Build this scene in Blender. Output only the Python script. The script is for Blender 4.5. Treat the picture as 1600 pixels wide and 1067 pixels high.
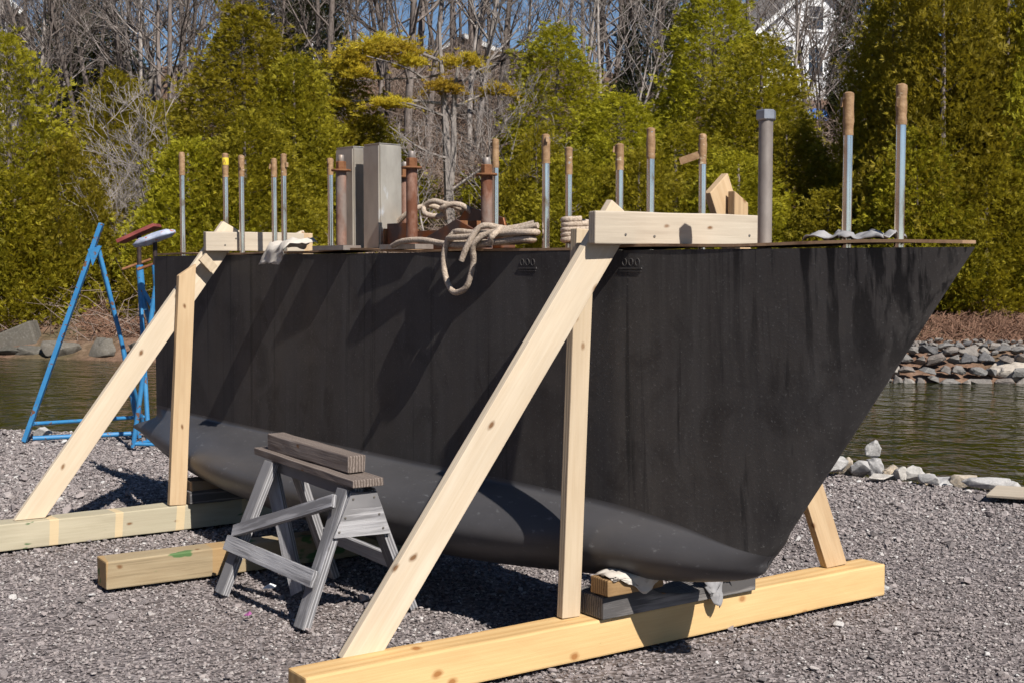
import bpy, bmesh, math, random
import numpy as np
from mathutils import Vector, Matrix, Euler

for o in list(bpy.data.objects):
    bpy.data.objects.remove(o)
SC = bpy.context.scene
COL = SC.collection

# ------------------------------------------------------------------ camera, sky, sun, exposure
CAM = Vector((4.0741, -1.9600, 1.5818))
YAW, PITCH, FPX = 0.6072, 0.0584, 2044.4          # calibrated on the timber cradles (1600 px wide photograph)
FW = Vector((-math.cos(YAW), math.sin(YAW), 0.0))   # horizontal forward
RT = Vector((math.sin(YAW), math.cos(YAW), 0.0))    # to the right
cd = bpy.data.cameras.new('camera')
cam = bpy.data.objects.new('camera', cd); COL.objects.link(cam)
cam.location = CAM
look = FW * math.cos(PITCH) - Vector((0, 0, math.sin(PITCH)))
cam.rotation_euler = look.to_track_quat('-Z', 'Y').to_euler()
cd.sensor_width = 36.0; cd.lens = FPX / 1600 * 36.0
cd.clip_start = 0.05; cd.clip_end = 2000
SC.camera = cam

SUN_ELEV = math.radians(44.0)
SUN_H = Vector((1.0, -0.04, 0)).normalized()
to_sun = SUN_H * math.cos(SUN_ELEV) + Vector((0, 0, math.sin(SUN_ELEV)))
w = bpy.data.worlds.new('World'); SC.world = w; w.use_nodes = True
nt = w.node_tree; bg = nt.nodes['Background']
sky = nt.nodes.new('ShaderNodeTexSky'); sky.sky_type = 'NISHITA'; sky.sun_disc = False
sky.sun_elevation = SUN_ELEV; sky.sun_rotation = math.atan2(SUN_H.x, SUN_H.y)
sky.altitude = 1200; sky.air_density = 1.0; sky.dust_density = 0.0; sky.ozone_density = 4.0
nt.links.new(sky.outputs[0], bg.inputs['Color']); bg.inputs['Strength'].default_value = 0.05
sl = bpy.data.lights.new('sun', 'SUN'); sl.energy = 4.6; sl.angle = math.radians(0.53); sl.color = (1.0, 0.955, 0.88)
sun = bpy.data.objects.new('sun', sl); COL.objects.link(sun); sun.location = (10, -5, 20)
sun.rotation_euler = (-to_sun).to_track_quat('-Z', 'Y').to_euler()
SC.view_settings.view_transform = 'Standard'; SC.view_settings.look = 'None'
SC.view_settings.exposure = 0.7; SC.view_settings.gamma = 1.0
SC.view_settings.use_curve_mapping = False
SC.render.engine = 'CYCLES'
SC.cycles.max_bounces = 5; SC.cycles.diffuse_bounces = 2; SC.cycles.glossy_bounces = 3
SC.cycles.use_adaptive_sampling = True; SC.cycles.adaptive_threshold = 0.03
SC.cycles.transmission_bounces = 3; SC.cycles.transparent_max_bounces = 4

WATER_Z = -0.4

def at(px, b, z=None):
    """world point in column px of the photograph, b metres ahead of the camera"""
    p = CAM + FW * b + RT * ((px - 800.0) / FPX * b * 1.0)
    return Vector((p.x, p.y, 0.0 if z is None else z))
def z_at(py, b):
    return CAM.z + (414.0 - py) / FPX * b
def atp(px, py, b):
    p = at(px, b); p.z = z_at(py, b); return p
def ab(p):
    d = Vector((p[0], p[1], 0)) - Vector((CAM.x, CAM.y, 0))
    return d.dot(RT), d.dot(FW)

# ------------------------------------------------------------------ tags and objects
WM = {}
def tag(o, label=None, cat=None, group=None, kind=None):
    if label: o['label'] = label
    if cat: o['category'] = cat
    if group: o['group'] = group
    if kind: o['kind'] = kind
    return o
def empty(name, loc, rz=0.0, label=None, cat=None, group=None):
    o = bpy.data.objects.new(name, None); COL.objects.link(o)
    o.empty_display_size = 0.1
    o.location = loc; o.rotation_euler = (0, 0, rz)
    WM[o.name] = Matrix.Translation(Vector(loc)) @ Matrix.Rotation(rz, 4, 'Z')
    return tag(o, label, cat, group)
def link(name, me, mat, parent=None, M=None):
    """one mesh object; M is its world matrix (identity when None); parent keeps it there"""
    o = bpy.data.objects.new(name, me); COL.objects.link(o)
    if mat is not None and len(me.materials) == 0: me.materials.append(mat)
    W = M.copy() if M is not None else Matrix.Identity(4)
    WM[o.name] = W
    if parent is not None:
        o.parent = parent; o.matrix_parent_inverse = Matrix.Identity(4)
        L = WM[parent.name].inverted() @ W
    else:
        L = W
    o.matrix_basis = L
    return o
def copy_tree(o, M, parent=None):
    c = o.copy(); COL.objects.link(c)
    WM[c.name] = M
    c.parent = parent
    if parent is None: c.matrix_basis = M
    for ch in list(o.children):
        k = ch.copy(); COL.objects.link(k); k.parent = c
        for g in list(ch.children):
            q = g.copy(); COL.objects.link(q); q.parent = k
    return c

def mesh_py(name, verts, faces, smooth=False):
    me = bpy.data.meshes.new(name); me.from_pydata([tuple(v) for v in verts], [], faces); me.update()
    if smooth: me.polygons.foreach_set('use_smooth', [True] * len(me.polygons))
    return me
def mesh_np(name, V, F, smooth=False):
    V = np.asarray(V, np.float32); F = np.asarray(F, np.int32); k = F.shape[1]
    me = bpy.data.meshes.new(name)
    me.vertices.add(len(V)); me.vertices.foreach_set('co', V.ravel())
    me.loops.add(F.size); me.loops.foreach_set('vertex_index', F.ravel())
    me.polygons.add(len(F))
    me.polygons.foreach_set('loop_start', np.arange(0, F.size, k, dtype=np.int32))
    me.polygons.foreach_set('loop_total', np.full(len(F), k, np.int32))
    if smooth: me.polygons.foreach_set('use_smooth', np.ones(len(F), bool))
    me.update(calc_edges=True); me.validate()
    return me
def bm_mesh(name, bm, smooth=False, recalc=True):
    if recalc: bmesh.ops.recalc_face_normals(bm, faces=bm.faces)
    me = bpy.data.meshes.new(name); bm.to_mesh(me); bm.free()
    if smooth: me.polygons.foreach_set('use_smooth', [True] * len(me.polygons))
    return me

def frame(origin, xdir, ydir):
    x = Vector(xdir).normalized(); y = Vector(ydir); y = (y - x * y.dot(x)).normalized(); z = x.cross(y)
    M = Matrix((x, y, z)).transposed().to_4x4(); M.translation = Vector(origin); return M

RNG = random.Random(7)
def timber(name, p0, p1, width, thick, normal, mat, parent=None, cut0=0.0, cut1=0.0, bev=0.004, n=7, jit=0.0012,
           label=None, chip=0.0):
    """sawn timber from p0 to p1 (centre line). local x along it, y = thickness along normal, z = width.
    cut0/cut1 slide the +z edge of an end along x (angled cuts)"""
    p0 = Vector(p0); p1 = Vector(p1); L = (p1 - p0).length
    M = frame(p0, p1 - p0, normal)
    bm = bmesh.new(); rings = []
    for i in range(n + 1):
        f = i / n; ring = []
        for sy, sz in ((-1, -1), (1, -1), (1, 1), (-1, 1)):
            off = (cut0 * (1 - f) + cut1 * f) * (0.5 if sz > 0 else -0.5)
            j = lambda: RNG.uniform(-jit, jit)
            ring.append(bm.verts.new((f * L + off, sy * (thick / 2 + j()), sz * (width / 2 + j()))))
        rings.append(ring)
    for a, b in zip(rings, rings[1:]):
        for k in range(4):
            bm.faces.new((a[k], a[(k + 1) % 4], b[(k + 1) % 4], b[k]))
    bm.faces.new(rings[0][::-1]); bm.faces.new(rings[-1])
    if chip:
        for v in bm.verts:
            if RNG.random() < 0.25: v.co.z += RNG.uniform(-chip, chip)
    bmesh.ops.recalc_face_normals(bm, faces=bm.faces)
    es = [e for e in bm.edges if len(e.link_faces) == 2 and e.calc_face_angle() > 0.6]
    bmesh.ops.bevel(bm, geom=es, offset=bev, segments=2, profile=0.6, affect='EDGES')
    o = link(name, bm_mesh(name, bm), mat, parent, M)
    if label: o['label'] = label
    return o
def prism(name, pts, thick, M, mat, parent=None, bev=0.003, label=None):
    """outline pts (local x, z) extruded along local y about 0"""
    bm = bmesh.new()
    a = [bm.verts.new((x, -thick / 2, z)) for x, z in pts]; b = [bm.verts.new((x, thick / 2, z)) for x, z in pts]
    n = len(pts)
    bm.faces.new(a); bm.faces.new(b[::-1])
    for i in range(n): bm.faces.new((a[i], b[i], b[(i + 1) % n], a[(i + 1) % n]))
    bmesh.ops.recalc_face_normals(bm, faces=bm.faces)
    if bev: bmesh.ops.bevel(bm, geom=list(bm.edges), offset=bev, segments=2, profile=0.6, affect='EDGES')
    o = link(name, bm_mesh(name, bm), mat, parent, M)
    if label: o['label'] = label
    return o
class MB:
    """collects tubes and lathes for ONE mesh"""
    def __init__(s): s.v = []; s.f = []
    def tube(s, pts, radii, k=8, cap=True, twist=0.0):
        pts = [Vector(p) for p in pts]; n = len(pts); base = len(s.v); up = None
        for i, p in enumerate(pts):
            t = (pts[min(i + 1, n - 1)] - pts[max(i - 1, 0)])
            if t.length < 1e-9: t = Vector((0, 0, 1))
            t.normalize()
            if up is None:
                up = Vector((0, 0, 1)) if abs(t.z) < 0.9 else Vector((1, 0, 0))
            side = t.cross(up)
            if side.length < 1e-6: side = t.orthogonal()
            side.normalize(); up = side.cross(t).normalized()
            r = radii[i] if hasattr(radii, '__len__') else radii
            for j in range(k):
                a = 2 * math.pi * j / k + twist * i
                s.v.append(p + side * (math.cos(a) * r) + up * (math.sin(a) * r))
        for i in range(n - 1):
            for j in range(k):
                a = base + i * k + j; b = base + i * k + (j + 1) % k
                s.f.append((a, b, b + k, a + k))
        if cap:
            s.f.append(tuple(base + j for j in range(k))[::-1]); s.f.append(tuple(base + (n - 1) * k + j for j in range(k)))
        return s
    def lathe(s, prof, k=16, c=(0, 0), wob=0.0, rng=None):
        base = len(s.v); n = len(prof)
        for r, z in prof:
            for j in range(k):
                a = 2 * math.pi * j / k; q = r * (1 + (rng.uniform(-wob, wob) if rng else 0))
                s.v.append(Vector((c[0] + math.cos(a) * q, c[1] + math.sin(a) * q, z)))
        for i in range(n - 1):
            for j in range(k):
                a = base + i * k + j; b = base + i * k + (j + 1) % k
                s.f.append((a, b, b + k, a + k))
        s.f.append(tuple(base + j for j in range(k))[::-1]); s.f.append(tuple(base + (n - 1) * k + j for j in range(k)))
        return s
    def box(s, c, h, M=None):
        base = len(s.v)
        for x, y, z in ((-1,-1,-1),(1,-1,-1),(1,1,-1),(-1,1,-1),(-1,-1,1),(1,-1,1),(1,1,1),(-1,1,1)):
            p = Vector((x*h[0], y*h[1], z*h[2]))
            if M is not None: p = M @ p
            s.v.append(p + Vector(c))
        for f in ((0,3,2,1),(4,5,6,7),(0,1,5,4),(1,2,6,5),(2,3,7,6),(3,0,4,7)): s.f.append(tuple(base + i for i in f))
        return s
    def build(s, name, mat, parent=None, M=None, smooth=True, sharp=0.7):
        me = mesh_py(name, s.v, s.f, smooth)
        if smooth:
            try: me.set_sharp_from_angle(angle=sharp)
            except Exception: pass
        return link(name, me, mat, parent, M)
def spline(pts, n=8, closed=False):
    P = [Vector(p) for p in pts]; out = []; m = len(P)
    g = (lambda i: P[i % m]) if closed else (lambda i: P[min(max(i, 0), m - 1)])
    for i in range(m if closed else m - 1):
        a, b, c, d = g(i - 1), g(i), g(i + 1), g(i + 2)
        for k in range(n):
            t = k / n
            out.append(0.5 * ((2*b) + (c - a)*t + (2*a - 5*b + 4*c - d)*t*t + (3*b - 3*c + d - a)*t**3))
    out.append(g(m - 1) if not closed else P[0].copy())
    return out

# ------------------------------------------------------------------ materials
class NT:
    def __init__(s, name, rough=0.7, metal=0.0, spec=0.3):
        s.m = bpy.data.materials.new(name); s.m.use_nodes = True; s.t = s.m.node_tree
        s.b = s.t.nodes['Principled BSDF']; s.out = s.t.nodes['Material Output']
        s.b.inputs['Roughness'].default_value = rough; s.b.inputs['Metallic'].default_value = metal
        s.b.inputs['Specular IOR Level'].default_value = spec
    def n(s, t, **kw):
        x = s.t.nodes.new(t)
        for k, v in kw.items(): setattr(x, k, v)
        return x
    def l(s, a, b): s.t.links.new(a, b)
    def val(s, node, **kw):
        for k, v in kw.items(): node.inputs[k.replace('_', ' ')].default_value = v
        return node
    def coord(s, kind='Object', scale=(1, 1, 1), rand=0.0, rot=(0, 0, 0)):
        tc = s.n('ShaderNodeTexCoord'); mp = s.n('ShaderNodeMapping'); mp.inputs['Scale'].default_value = scale
        mp.inputs['Rotation'].default_value = rot
        src = tc.outputs[kind]
        if rand:
            oi = s.n('ShaderNodeObjectInfo'); mu = s.n('ShaderNodeVectorMath', operation='SCALE')
            cb = s.n('ShaderNodeCombineXYZ'); s.l(oi.outputs['Random'], cb.inputs[0]); s.l(oi.outputs['Random'], cb.inputs[1])
            s.l(cb.outputs[0], mu.inputs[0]); mu.inputs['Scale'].default_value = rand
            ad = s.n('ShaderNodeVectorMath', operation='ADD'); s.l(src, ad.inputs[0]); s.l(mu.outputs[0], ad.inputs[1]); src = ad.outputs[0]
        s.l(src, mp.inputs['Vector']); return mp.outputs[0]
    def noise(s, vec, scale, detail=4, rough=0.55, dist=0.0):
        x = s.n('ShaderNodeTexNoise'); x.inputs['Scale'].default_value = scale; x.inputs['Detail'].default_value = detail
        x.inputs['Roughness'].default_value = rough; x.inputs['Distortion'].default_value = dist
        s.l(vec, x.inputs['Vector']); return x.outputs['Fac']
    def ramp(s, fac, stops, interp='LINEAR'):
        x = s.n('ShaderNodeValToRGB'); x.color_ramp.interpolation = interp
        e = x.color_ramp.elements
        while len(e) < len(stops): e.new(0.5)
        for q, (p, c) in zip(e, stops):
            q.position = p; q.color = (c[0], c[1], c[2], 1) if hasattr(c, '__len__') else (c, c, c, 1)
        s.l(fac, x.inputs['Fac']); return x.outputs['Color']
    def mix(s, fac, a, b, mode='MIX'):
        x = s.n('ShaderNodeMix', data_type='RGBA', blend_type=mode)
        for v, i in ((fac, 0), (a, 6), (b, 7)):
            if hasattr(v, 'is_linked'): s.l(v, x.inputs[i])
            elif hasattr(v, '__len__'): x.inputs[i].default_value = (v[0], v[1], v[2], 1)
            else: x.inputs[i].default_value = v
        return x.outputs[2]
    def math(s, op, a, b=0.0, clamp=False):
        x = s.n('ShaderNodeMath', operation=op); x.use_clamp = clamp
        for v, i in ((a, 0), (b, 1)):
            if hasattr(v, 'is_linked'): s.l(v, x.inputs[i])
            else: x.inputs[i].default_value = v
        return x.outputs[0]
    def bump(s, h, strength=0.3, dist=0.01):
        x = s.n('ShaderNodeBump'); x.inputs['Strength'].default_value = strength; x.inputs['Distance'].default_value = dist
        s.l(h, x.inputs['Height']); s.l(x.outputs[0], s.b.inputs['Normal']); return x
    def col(s, c):
        if hasattr(c, 'is_linked'): s.l(c, s.b.inputs['Base Color'])
        else: s.b.inputs['Base Color'].default_value = (*c, 1)
        return s

def wood(name, light, dark, knot=(0.16, 0.08, 0.035), ring=22, knots=0.055, stain=None, rough=0.75, contrast=1.0, bump=0.25,
         crack=0.0, spots=None, bands=None):
    g_ = lambda c: tuple((x * 0.86 + 0.14 * sum(c) / 3) * 0.74 for x in c)
    light, dark = g_(light), g_(dark)
    N = NT(name, rough, 0, 0.2)
    v = N.coord('Object', (0.10, 1, 1), 13.7)
    wv = N.n('ShaderNodeTexWave', wave_type='RINGS', rings_direction='X'); N.val(wv, Scale=ring, Distortion=3.2, Detail=3.0, Detail_Scale=1.4)
    N.l(v, wv.inputs['Vector'])
    fine = N.noise(N.coord('Object', (1.1, 40, 40), 13.7), 2.4, 6, 0.7, 0.3)
    broad = N.noise(N.coord('Object', (0.9, 5, 5), 5.1), 2.0, 3)
    mixf = N.math('ADD', N.math('MULTIPLY', wv.outputs['Fac'], 0.34 * contrast), N.math('MULTIPLY', fine, 0.66))
    mixf = N.math('ADD', N.math('MULTIPLY', N.math('SUBTRACT', mixf, 0.45), 1.6 * contrast), 0.45, True)
    c = N.ramp(mixf, [(0.15, light), (0.8, dark), (1.0, [x * 0.7 for x in dark])])
    c = N.mix(N.math('MULTIPLY', N.ramp(broad, [(0.3, 0), (0.75, 1)]), 0.45), c, [x * 0.72 for x in dark], 'MIX')
    if knots:
        vo = N.n('ShaderNodeTexVoronoi', voronoi_dimensions='2D'); vo.inputs['Scale'].default_value = 2.6
        nz = N.n('ShaderNodeTexNoise'); nz.inputs['Scale'].default_value = 9
        kc = N.coord('Object', (0.85, 0.25, 1.5), 9.3); N.l(kc, nz.inputs['Vector'])
        ad = N.n('ShaderNodeVectorMath', operation='MULTIPLY_ADD'); N.l(nz.outputs['Color'], ad.inputs[0]); ad.inputs[1].default_value = (0.022,) * 3
        N.l(kc, ad.inputs[2]); sx_ = N.n('ShaderNodeSeparateXYZ'); cx_ = N.n('ShaderNodeCombineXYZ'); N.l(ad.outputs[0], sx_.inputs[0])
        N.l(sx_.outputs[0], cx_.inputs[0]); N.l(N.math('ADD', sx_.outputs[2], N.math('MULTIPLY', sx_.outputs[1], 3.0)), cx_.inputs[1]); N.l(cx_.outputs[0], vo.inputs['Vector'])
        kf = N.ramp(vo.outputs['Distance'], [(knots * 0.38, 0.95), (knots * 0.55, 0.55), (knots * 0.72, 0.35), (knots * 0.95, 0)])
        c = N.mix(kf, c, knot)
    if stain:
        sc, lo, hi, amt, colr = stain
        sf = N.ramp(N.noise(N.coord('Object', (0.5, 1.2, 1.2), 3.3), sc, 4), [(lo, 0), (hi, 1)])
        c = N.mix(N.math('MULTIPLY', sf, amt), c, colr)
    if bands:                    # clean strips where stickers lay in the lumber pile
        period, width_, colr = bands
        tc = N.n('ShaderNodeTexCoord'); sp = N.n('ShaderNodeSeparateXYZ'); N.l(tc.outputs['Object'], sp.inputs[0])
        wob = N.math('ADD', sp.outputs[0], N.math('MULTIPLY', N.noise(N.coord('Object'), 1.2, 1), 0.15))
        fr = N.math('FRACT', N.math('DIVIDE', wob, period))
        bf = N.math('LESS_THAN', fr, width_ / period)
        c = N.mix(N.math('MULTIPLY', bf, 0.7), c, g_(colr))
    if spots:
        sc, thr, colr = spots
        sf = N.ramp(N.noise(N.coord('Object', (1, 2.5, 2.5), 2.2), sc, 3), [(thr, 0), (thr + 0.03, 1)])
        c = N.mix(N.math('MULTIPLY', sf, 0.8), c, colr)
    if crack:
        cf = N.ramp(N.noise(N.coord('Object', (0.7, 40, 40), 7.7), 1.5, 3), [(0.68, 0), (0.74, 1)])
        c = N.mix(N.math('MULTIPLY', cf, crack), c, [x * 0.25 for x in dark])
    N.col(c)
    N.bump(mixf, bump, 0.004)
    return N.m

M_PINE = wood('fresh_pine', (0.90, 0.76, 0.57), (0.76, 0.59, 0.40), knots=0.06, contrast=0.8, stain=(1.6, 0.5, 0.8, 0.35, (0.62, 0.45, 0.27)))
M_POST = wood('pale_post_pine', (0.72, 0.57, 0.39), (0.58, 0.43, 0.27), knots=0.06, stain=(2.2, 0.45, 0.75, 0.5, (0.42, 0.31, 0.2)))
M_POST2 = wood('honey_post_pine', (0.74, 0.52, 0.29), (0.62, 0.40, 0.20), knots=0.05)
M_BEAM = wood('yellow_fir', (0.90, 0.59, 0.235), (0.76, 0.445, 0.15), ring=6, knots=0.07, contrast=1.0, knot=(0.3, 0.13, 0.04),
              spots=(6.0, 0.73, (0.10, 0.16, 0.05)), stain=(1.5, 0.5, 0.8, 0.4, (0.62, 0.46, 0.24)))
M_AFT = wood('stained_fir', (0.60, 0.52, 0.36), (0.47, 0.40, 0.26), knots=0.05, bands=(0.38, 0.05, (0.80, 0.58, 0.30)),
             spots=(5.5, 0.69, (0.03, 0.10, 0.03)), stain=(2.5, 0.45, 0.7, 0.5, (0.36, 0.33, 0.24)))
M_LOOSE = wood('loose_fir', (0.56, 0.44, 0.26), (0.42, 0.31, 0.17), knots=0.05, bands=(0.62, 0.09, (0.50, 0.29, 0.10)),
               spots=(3.6, 0.60, (0.03, 0.13, 0.035)), stain=(2.5, 0.45, 0.7, 0.5, (0.25, 0.17, 0.09)))
M_PLANK = wood('greyed_plank', (0.68, 0.57, 0.43), (0.52, 0.42, 0.31), knots=0.05, stain=(2.0, 0.4, 0.75, 0.6, (0.40, 0.34, 0.27)))
M_GREY = wood('weathered_grey', (0.54, 0.525, 0.545), (0.28, 0.27, 0.285), knot=(0.06, 0.05, 0.05), knots=0.05, contrast=1.5, bump=0.6,
              crack=0.55, stain=(2.5, 0.5, 0.8, 0.4, (0.5, 0.48, 0.47)))
M_BROWN = wood('weathered_brown', (0.36, 0.29, 0.25), (0.20, 0.15, 0.125), knots=0.05, contrast=1.3, bump=0.6, crack=0.4)
M_DARKBLK = wood('dirty_block', (0.40, 0.36, 0.33), (0.16, 0.145, 0.14), knots=0.04, contrast=1.6, bump=0.6, crack=0.5,
                 stain=(3, 0.4, 0.7, 0.7, (0.06, 0.06, 0.065)))
M_TANBLK = wood('tan_block', (0.42, 0.25, 0.10), (0.26, 0.14, 0.05), knots=0.09, contrast=1.4)
M_BLK = wood('old_block', (0.36, 0.25, 0.14), (0.22, 0.14, 0.08), knots=0.05, contrast=1.2, crack=0.3)

def keel_paint():
    N = NT('black_keel_coating', 0.6, 0, 0.12)
    run = N.noise(N.coord('Object', (3.2, 3.2, 0.16)), 2.2, 5, 0.65)
    run2 = N.noise(N.coord('Object', (9, 9, 0.10)), 1.6, 4, 0.6)
    blot = N.noise(N.coord('Object', (0.8, 0.8, 0.9)), 1.9, 5, 0.6, 0.6)
    fine = N.noise(N.coord('Object'), 95, 3, 0.7)
    c = N.ramp(run, [(0.30, (0.035, 0.032, 0.0325)), (0.52, (0.056, 0.0515, 0.0505)), (0.75, (0.082, 0.076, 0.073))])
    c = N.mix(N.ramp(N.noise(N.coord('Object', (1, 1, 0.8)), 3.6, 6, 0.65, 1.0), [(0.50, 0), (0.62, 0.6)]), c, (0.028, 0.0245, 0.024))
    c = N.mix(N.ramp(blot, [(0.42, 0), (0.66, 0.75)]), c, (0.074, 0.066, 0.061))
    c = N.mix(N.ramp(run2, [(0.60, 0), (0.68, 0.6)]), c, (0.014, 0.014, 0.015))
    c = N.mix(N.ramp(fine, [(0.60, 0), (0.74, 0.7)]), c, (0.15, 0.145, 0.14))
    # damp runs below the deck edge and along the bow
    tc = N.n('ShaderNodeTexCoord'); sp = N.n('ShaderNodeSeparateXYZ'); N.l(tc.outputs['Object'], sp.inputs[0])
    top = N.ramp(N.math('MULTIPLY', sp.outputs[2], 0.5), [(0.50, 0), (0.815, 1)])
    bow = N.ramp(N.math('MULTIPLY', sp.outputs[0], 0.5), [(0.1, 0.12), (0.45, 1)])
    damp = N.ramp(N.noise(N.coord('Object', (7.5, 7.5, 0.22)), 2.0, 4, 0.6, 0.3), [(0.50, 0), (0.57, 1)])
    c = N.mix(N.math('MULTIPLY', N.math('MULTIPLY', damp, bow), N.math('MULTIPLY', top, 0.9)), c, (0.006, 0.006, 0.007))
    N.col(c)
    N.l(N.ramp(run, [(0.3, 0.42), (0.7, 0.66)]), N.b.inputs['Roughness'])
    N.bump(N.math('ADD', N.math('MULTIPLY', fine, 0.5), N.noise(N.coord('Object', (1, 1, 0.5)), 6, 3)), 0.25, 0.006)
    return N.m
M_KEEL = keel_paint()
def simple(name, c1, c2, scale=8, rough=0.7, metal=0.0, spec=0.3, bump=0.2, lo=0.35, hi=0.65, obj=(1, 1, 1), rand=3.1, extra=None):
    N = NT(name, rough, metal, spec)
    f = N.noise(N.coord('Object', obj, rand), scale, 6, 0.65)
    c = N.ramp(f, [(lo, c1), (hi, c2)])
    if extra:
        sc, l2, h2, c3 = extra
        c = N.mix(N.ramp(N.noise(N.coord('Object', obj, rand + 1), sc, 5), [(l2, 0), (h2, 1)]), c, c3)
    N.col(c)
    if bump: N.bump(N.noise(N.coord('Object'), scale * 4, 4), bump, 0.004)
    return N.m
M_STEEL0 = simple('stainless_rod', (0.72, 0.71, 0.72), (0.86, 0.85, 0.86), 20, 0.16, 1.0, 0.5, 0.05, extra=(14, 0.68, 0.74, (0.5, 0.42, 0.33)))
def steel_rod():
    N = NT('turned_stainless_rod', 0.13, 0.95, 0.6)
    c = N.ramp(N.noise(N.coord('Object', (1, 1, 0.5), 3), 16, 4), [(0.4, (0.80, 0.78, 0.77)), (0.62, (0.66, 0.63, 0.62)), (0.70, (0.45, 0.35, 0.27))])
    N.col(c); return N.m
M_STEEL = steel_rod()
M_DULLROD = simple('dull_steel_rod', (0.17, 0.14, 0.125), (0.27, 0.235, 0.21), 9, 0.5, 0.25, 0.5, 0.1, obj=(1, 1, 0.4), extra=(5, 0.6, 0.7, (0.27, 0.17, 0.11)))
M_NUT = simple('grey_nut', (0.20, 0.21, 0.24), (0.28, 0.29, 0.32), 20, 0.4, 0.7, 0.5, 0.1)
M_RUST = simple('rusty_pipe', (0.14, 0.055, 0.03), (0.28, 0.17, 0.13), 14, 0.8, 0.2, 0.3, 0.5, 0.38, 0.62, (1, 1, 0.5), extra=(7, 0.55, 0.7, (0.20, 0.16, 0.14)))
M_RUSTY2 = simple('rust_orange', (0.13, 0.048, 0.02), (0.23, 0.11, 0.05), 18, 0.85, 0.1, 0.3, 0.5)
M_PLATE = simple('mill_scale_plate', (0.055, 0.05, 0.055), (0.14, 0.10, 0.085), 6, 0.5, 0.6, 0.4, 0.2, extra=(5, 0.46, 0.6, (0.24, 0.09, 0.035)))
M_BOX = simple('bare_steel_box', (0.30, 0.265, 0.225), (0.46, 0.415, 0.355), 5, 0.36, 0.5, 0.5, 0.1, obj=(1, 1, 0.4), extra=(11, 0.62, 0.70, (0.62, 0.63, 0.65)))
M_TAPE = simple('tan_tape', (0.20, 0.115, 0.055), (0.32, 0.20, 0.105), 22, 0.55, 0, 0.4, 0.5, obj=(1, 1, 2.2), extra=(16, 0.63, 0.68, (0.45, 0.36, 0.25)))
M_BOARD = simple('brown_cover_board', (0.20, 0.12, 0.07), (0.34, 0.22, 0.13), 4, 0.8, 0, 0.2, 0.4, extra=(9, 0.55, 0.7, (0.12, 0.065, 0.04)))
M_RAG = simple('dirty_rag', (0.40, 0.355, 0.31), (0.52, 0.48, 0.43), 7, 0.9, 0, 0.1, 0.3, extra=(9, 0.6, 0.72, (0.25, 0.2, 0.16)))
M_RAGG = simple('grey_rag', (0.20, 0.195, 0.20), (0.30, 0.29, 0.295), 9, 0.9, 0, 0.1, 0.3)
M_BLUE = simple('chipped_blue_paint', (0.020, 0.145, 0.33), (0.04, 0.20, 0.40), 7, 0.5, 0, 0.5, 0.2, extra=(19, 0.60, 0.64, (0.13, 0.06, 0.035)))
M_REDPAD = simple('red_pad', (0.16, 0.035, 0.03), (0.24, 0.06, 0.05), 9, 0.7, extra=(6, 0.6, 0.7, (0.18, 0.07, 0.05)))
M_YEL = simple('yellow_label', (0.55, 0.42, 0.03), (0.65, 0.5, 0.05), 9, 0.6)
M_PADWOOD = simple('pad_wood', (0.10, 0.04, 0.03), (0.17, 0.07, 0.05), 9, 0.8)
M_DARKPIPE = simple('dark_screw', (0.03, 0.022, 0.02), (0.07, 0.045, 0.04), 14, 0.6, 0.3)
M_PATCHCLOTH = simple('pale_patterned_cloth', (0.22, 0.25, 0.33), (0.40, 0.43, 0.52), 12, 0.9, 0, 0.1, 0.3, extra=(26, 0.60, 0.64, (0.36, 0.12, 0.08)))
M_BULB = simple('keel_coating_lit_bulb', (0.043, 0.041, 0.043), (0.070, 0.067, 0.070), 2.2, 0.45, 0, 0.32, 0.12, 0.3, 0.7, (0.5, 1, 1), extra=(40, 0.62, 0.8, (0.15, 0.15, 0.155)))  # same coating as the fin; light on the bulb put into a paler tone
M_MARK = simple('raised_black_mark', (0.05, 0.05, 0.052), (0.08, 0.08, 0.08), 20, 0.5)
M_SCREW = simple('screw_head', (0.12, 0.11, 0.10), (0.2, 0.18, 0.16), 30, 0.5, 0.6)
def rope_mat():
    N = NT('braided_rope', 0.9, 0, 0.1)
    f = N.noise(N.coord('Object'), 120, 2); c = N.ramp(f, [(0.35, (0.27, 0.21, 0.16)), (0.65, (0.46, 0.375, 0.30))])
    c = N.mix(N.ramp(N.noise(N.coord('Object'), 7, 4), [(0.5, 0), (0.8, 0.6)]), c, (0.27, 0.23, 0.20))
    N.col(c); N.bump(f, 0.7, 0.004); return N.m
M_ROPE = rope_mat()
def stone(name, stops, scale=5.0, bump=0.6, rand=11.0, speck=0.5):
    N = NT(name, 0.85, 0, 0.25)
    oi = N.n('ShaderNodeObjectInfo')
    c = N.ramp(oi.outputs['Random'], stops)
    f = N.noise(N.coord('Object', (1, 1, 1), rand), scale, 8, 0.7)
    c = N.mix(N.ramp(f, [(0.3, 0.55), (0.55, 0.0)]), c, (0.05, 0.048, 0.045))
    c = N.mix(N.ramp(N.noise(N.coord('Object', (1, 1, 1), rand), scale * 9, 3), [(0.5, 0), (0.75, speck)]), c, (0.55, 0.53, 0.5))
    N.col(c); N.bump(f, bump, 0.03); return N.m
M_ROCK = stone('granite', [(0.0, (0.30, 0.29, 0.29)), (0.35, (0.42, 0.40, 0.38)), (0.65, (0.40, 0.31, 0.21)), (1.0, (0.36, 0.37, 0.39))], 9)
M_RIP = stone('riprap_granite', [(0.0, (0.10, 0.096, 0.10)), (0.35, (0.17, 0.16, 0.15)), (0.7, (0.15, 0.125, 0.11)), (1.0, (0.25, 0.225, 0.20))], 3, speck=0.25)
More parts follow.
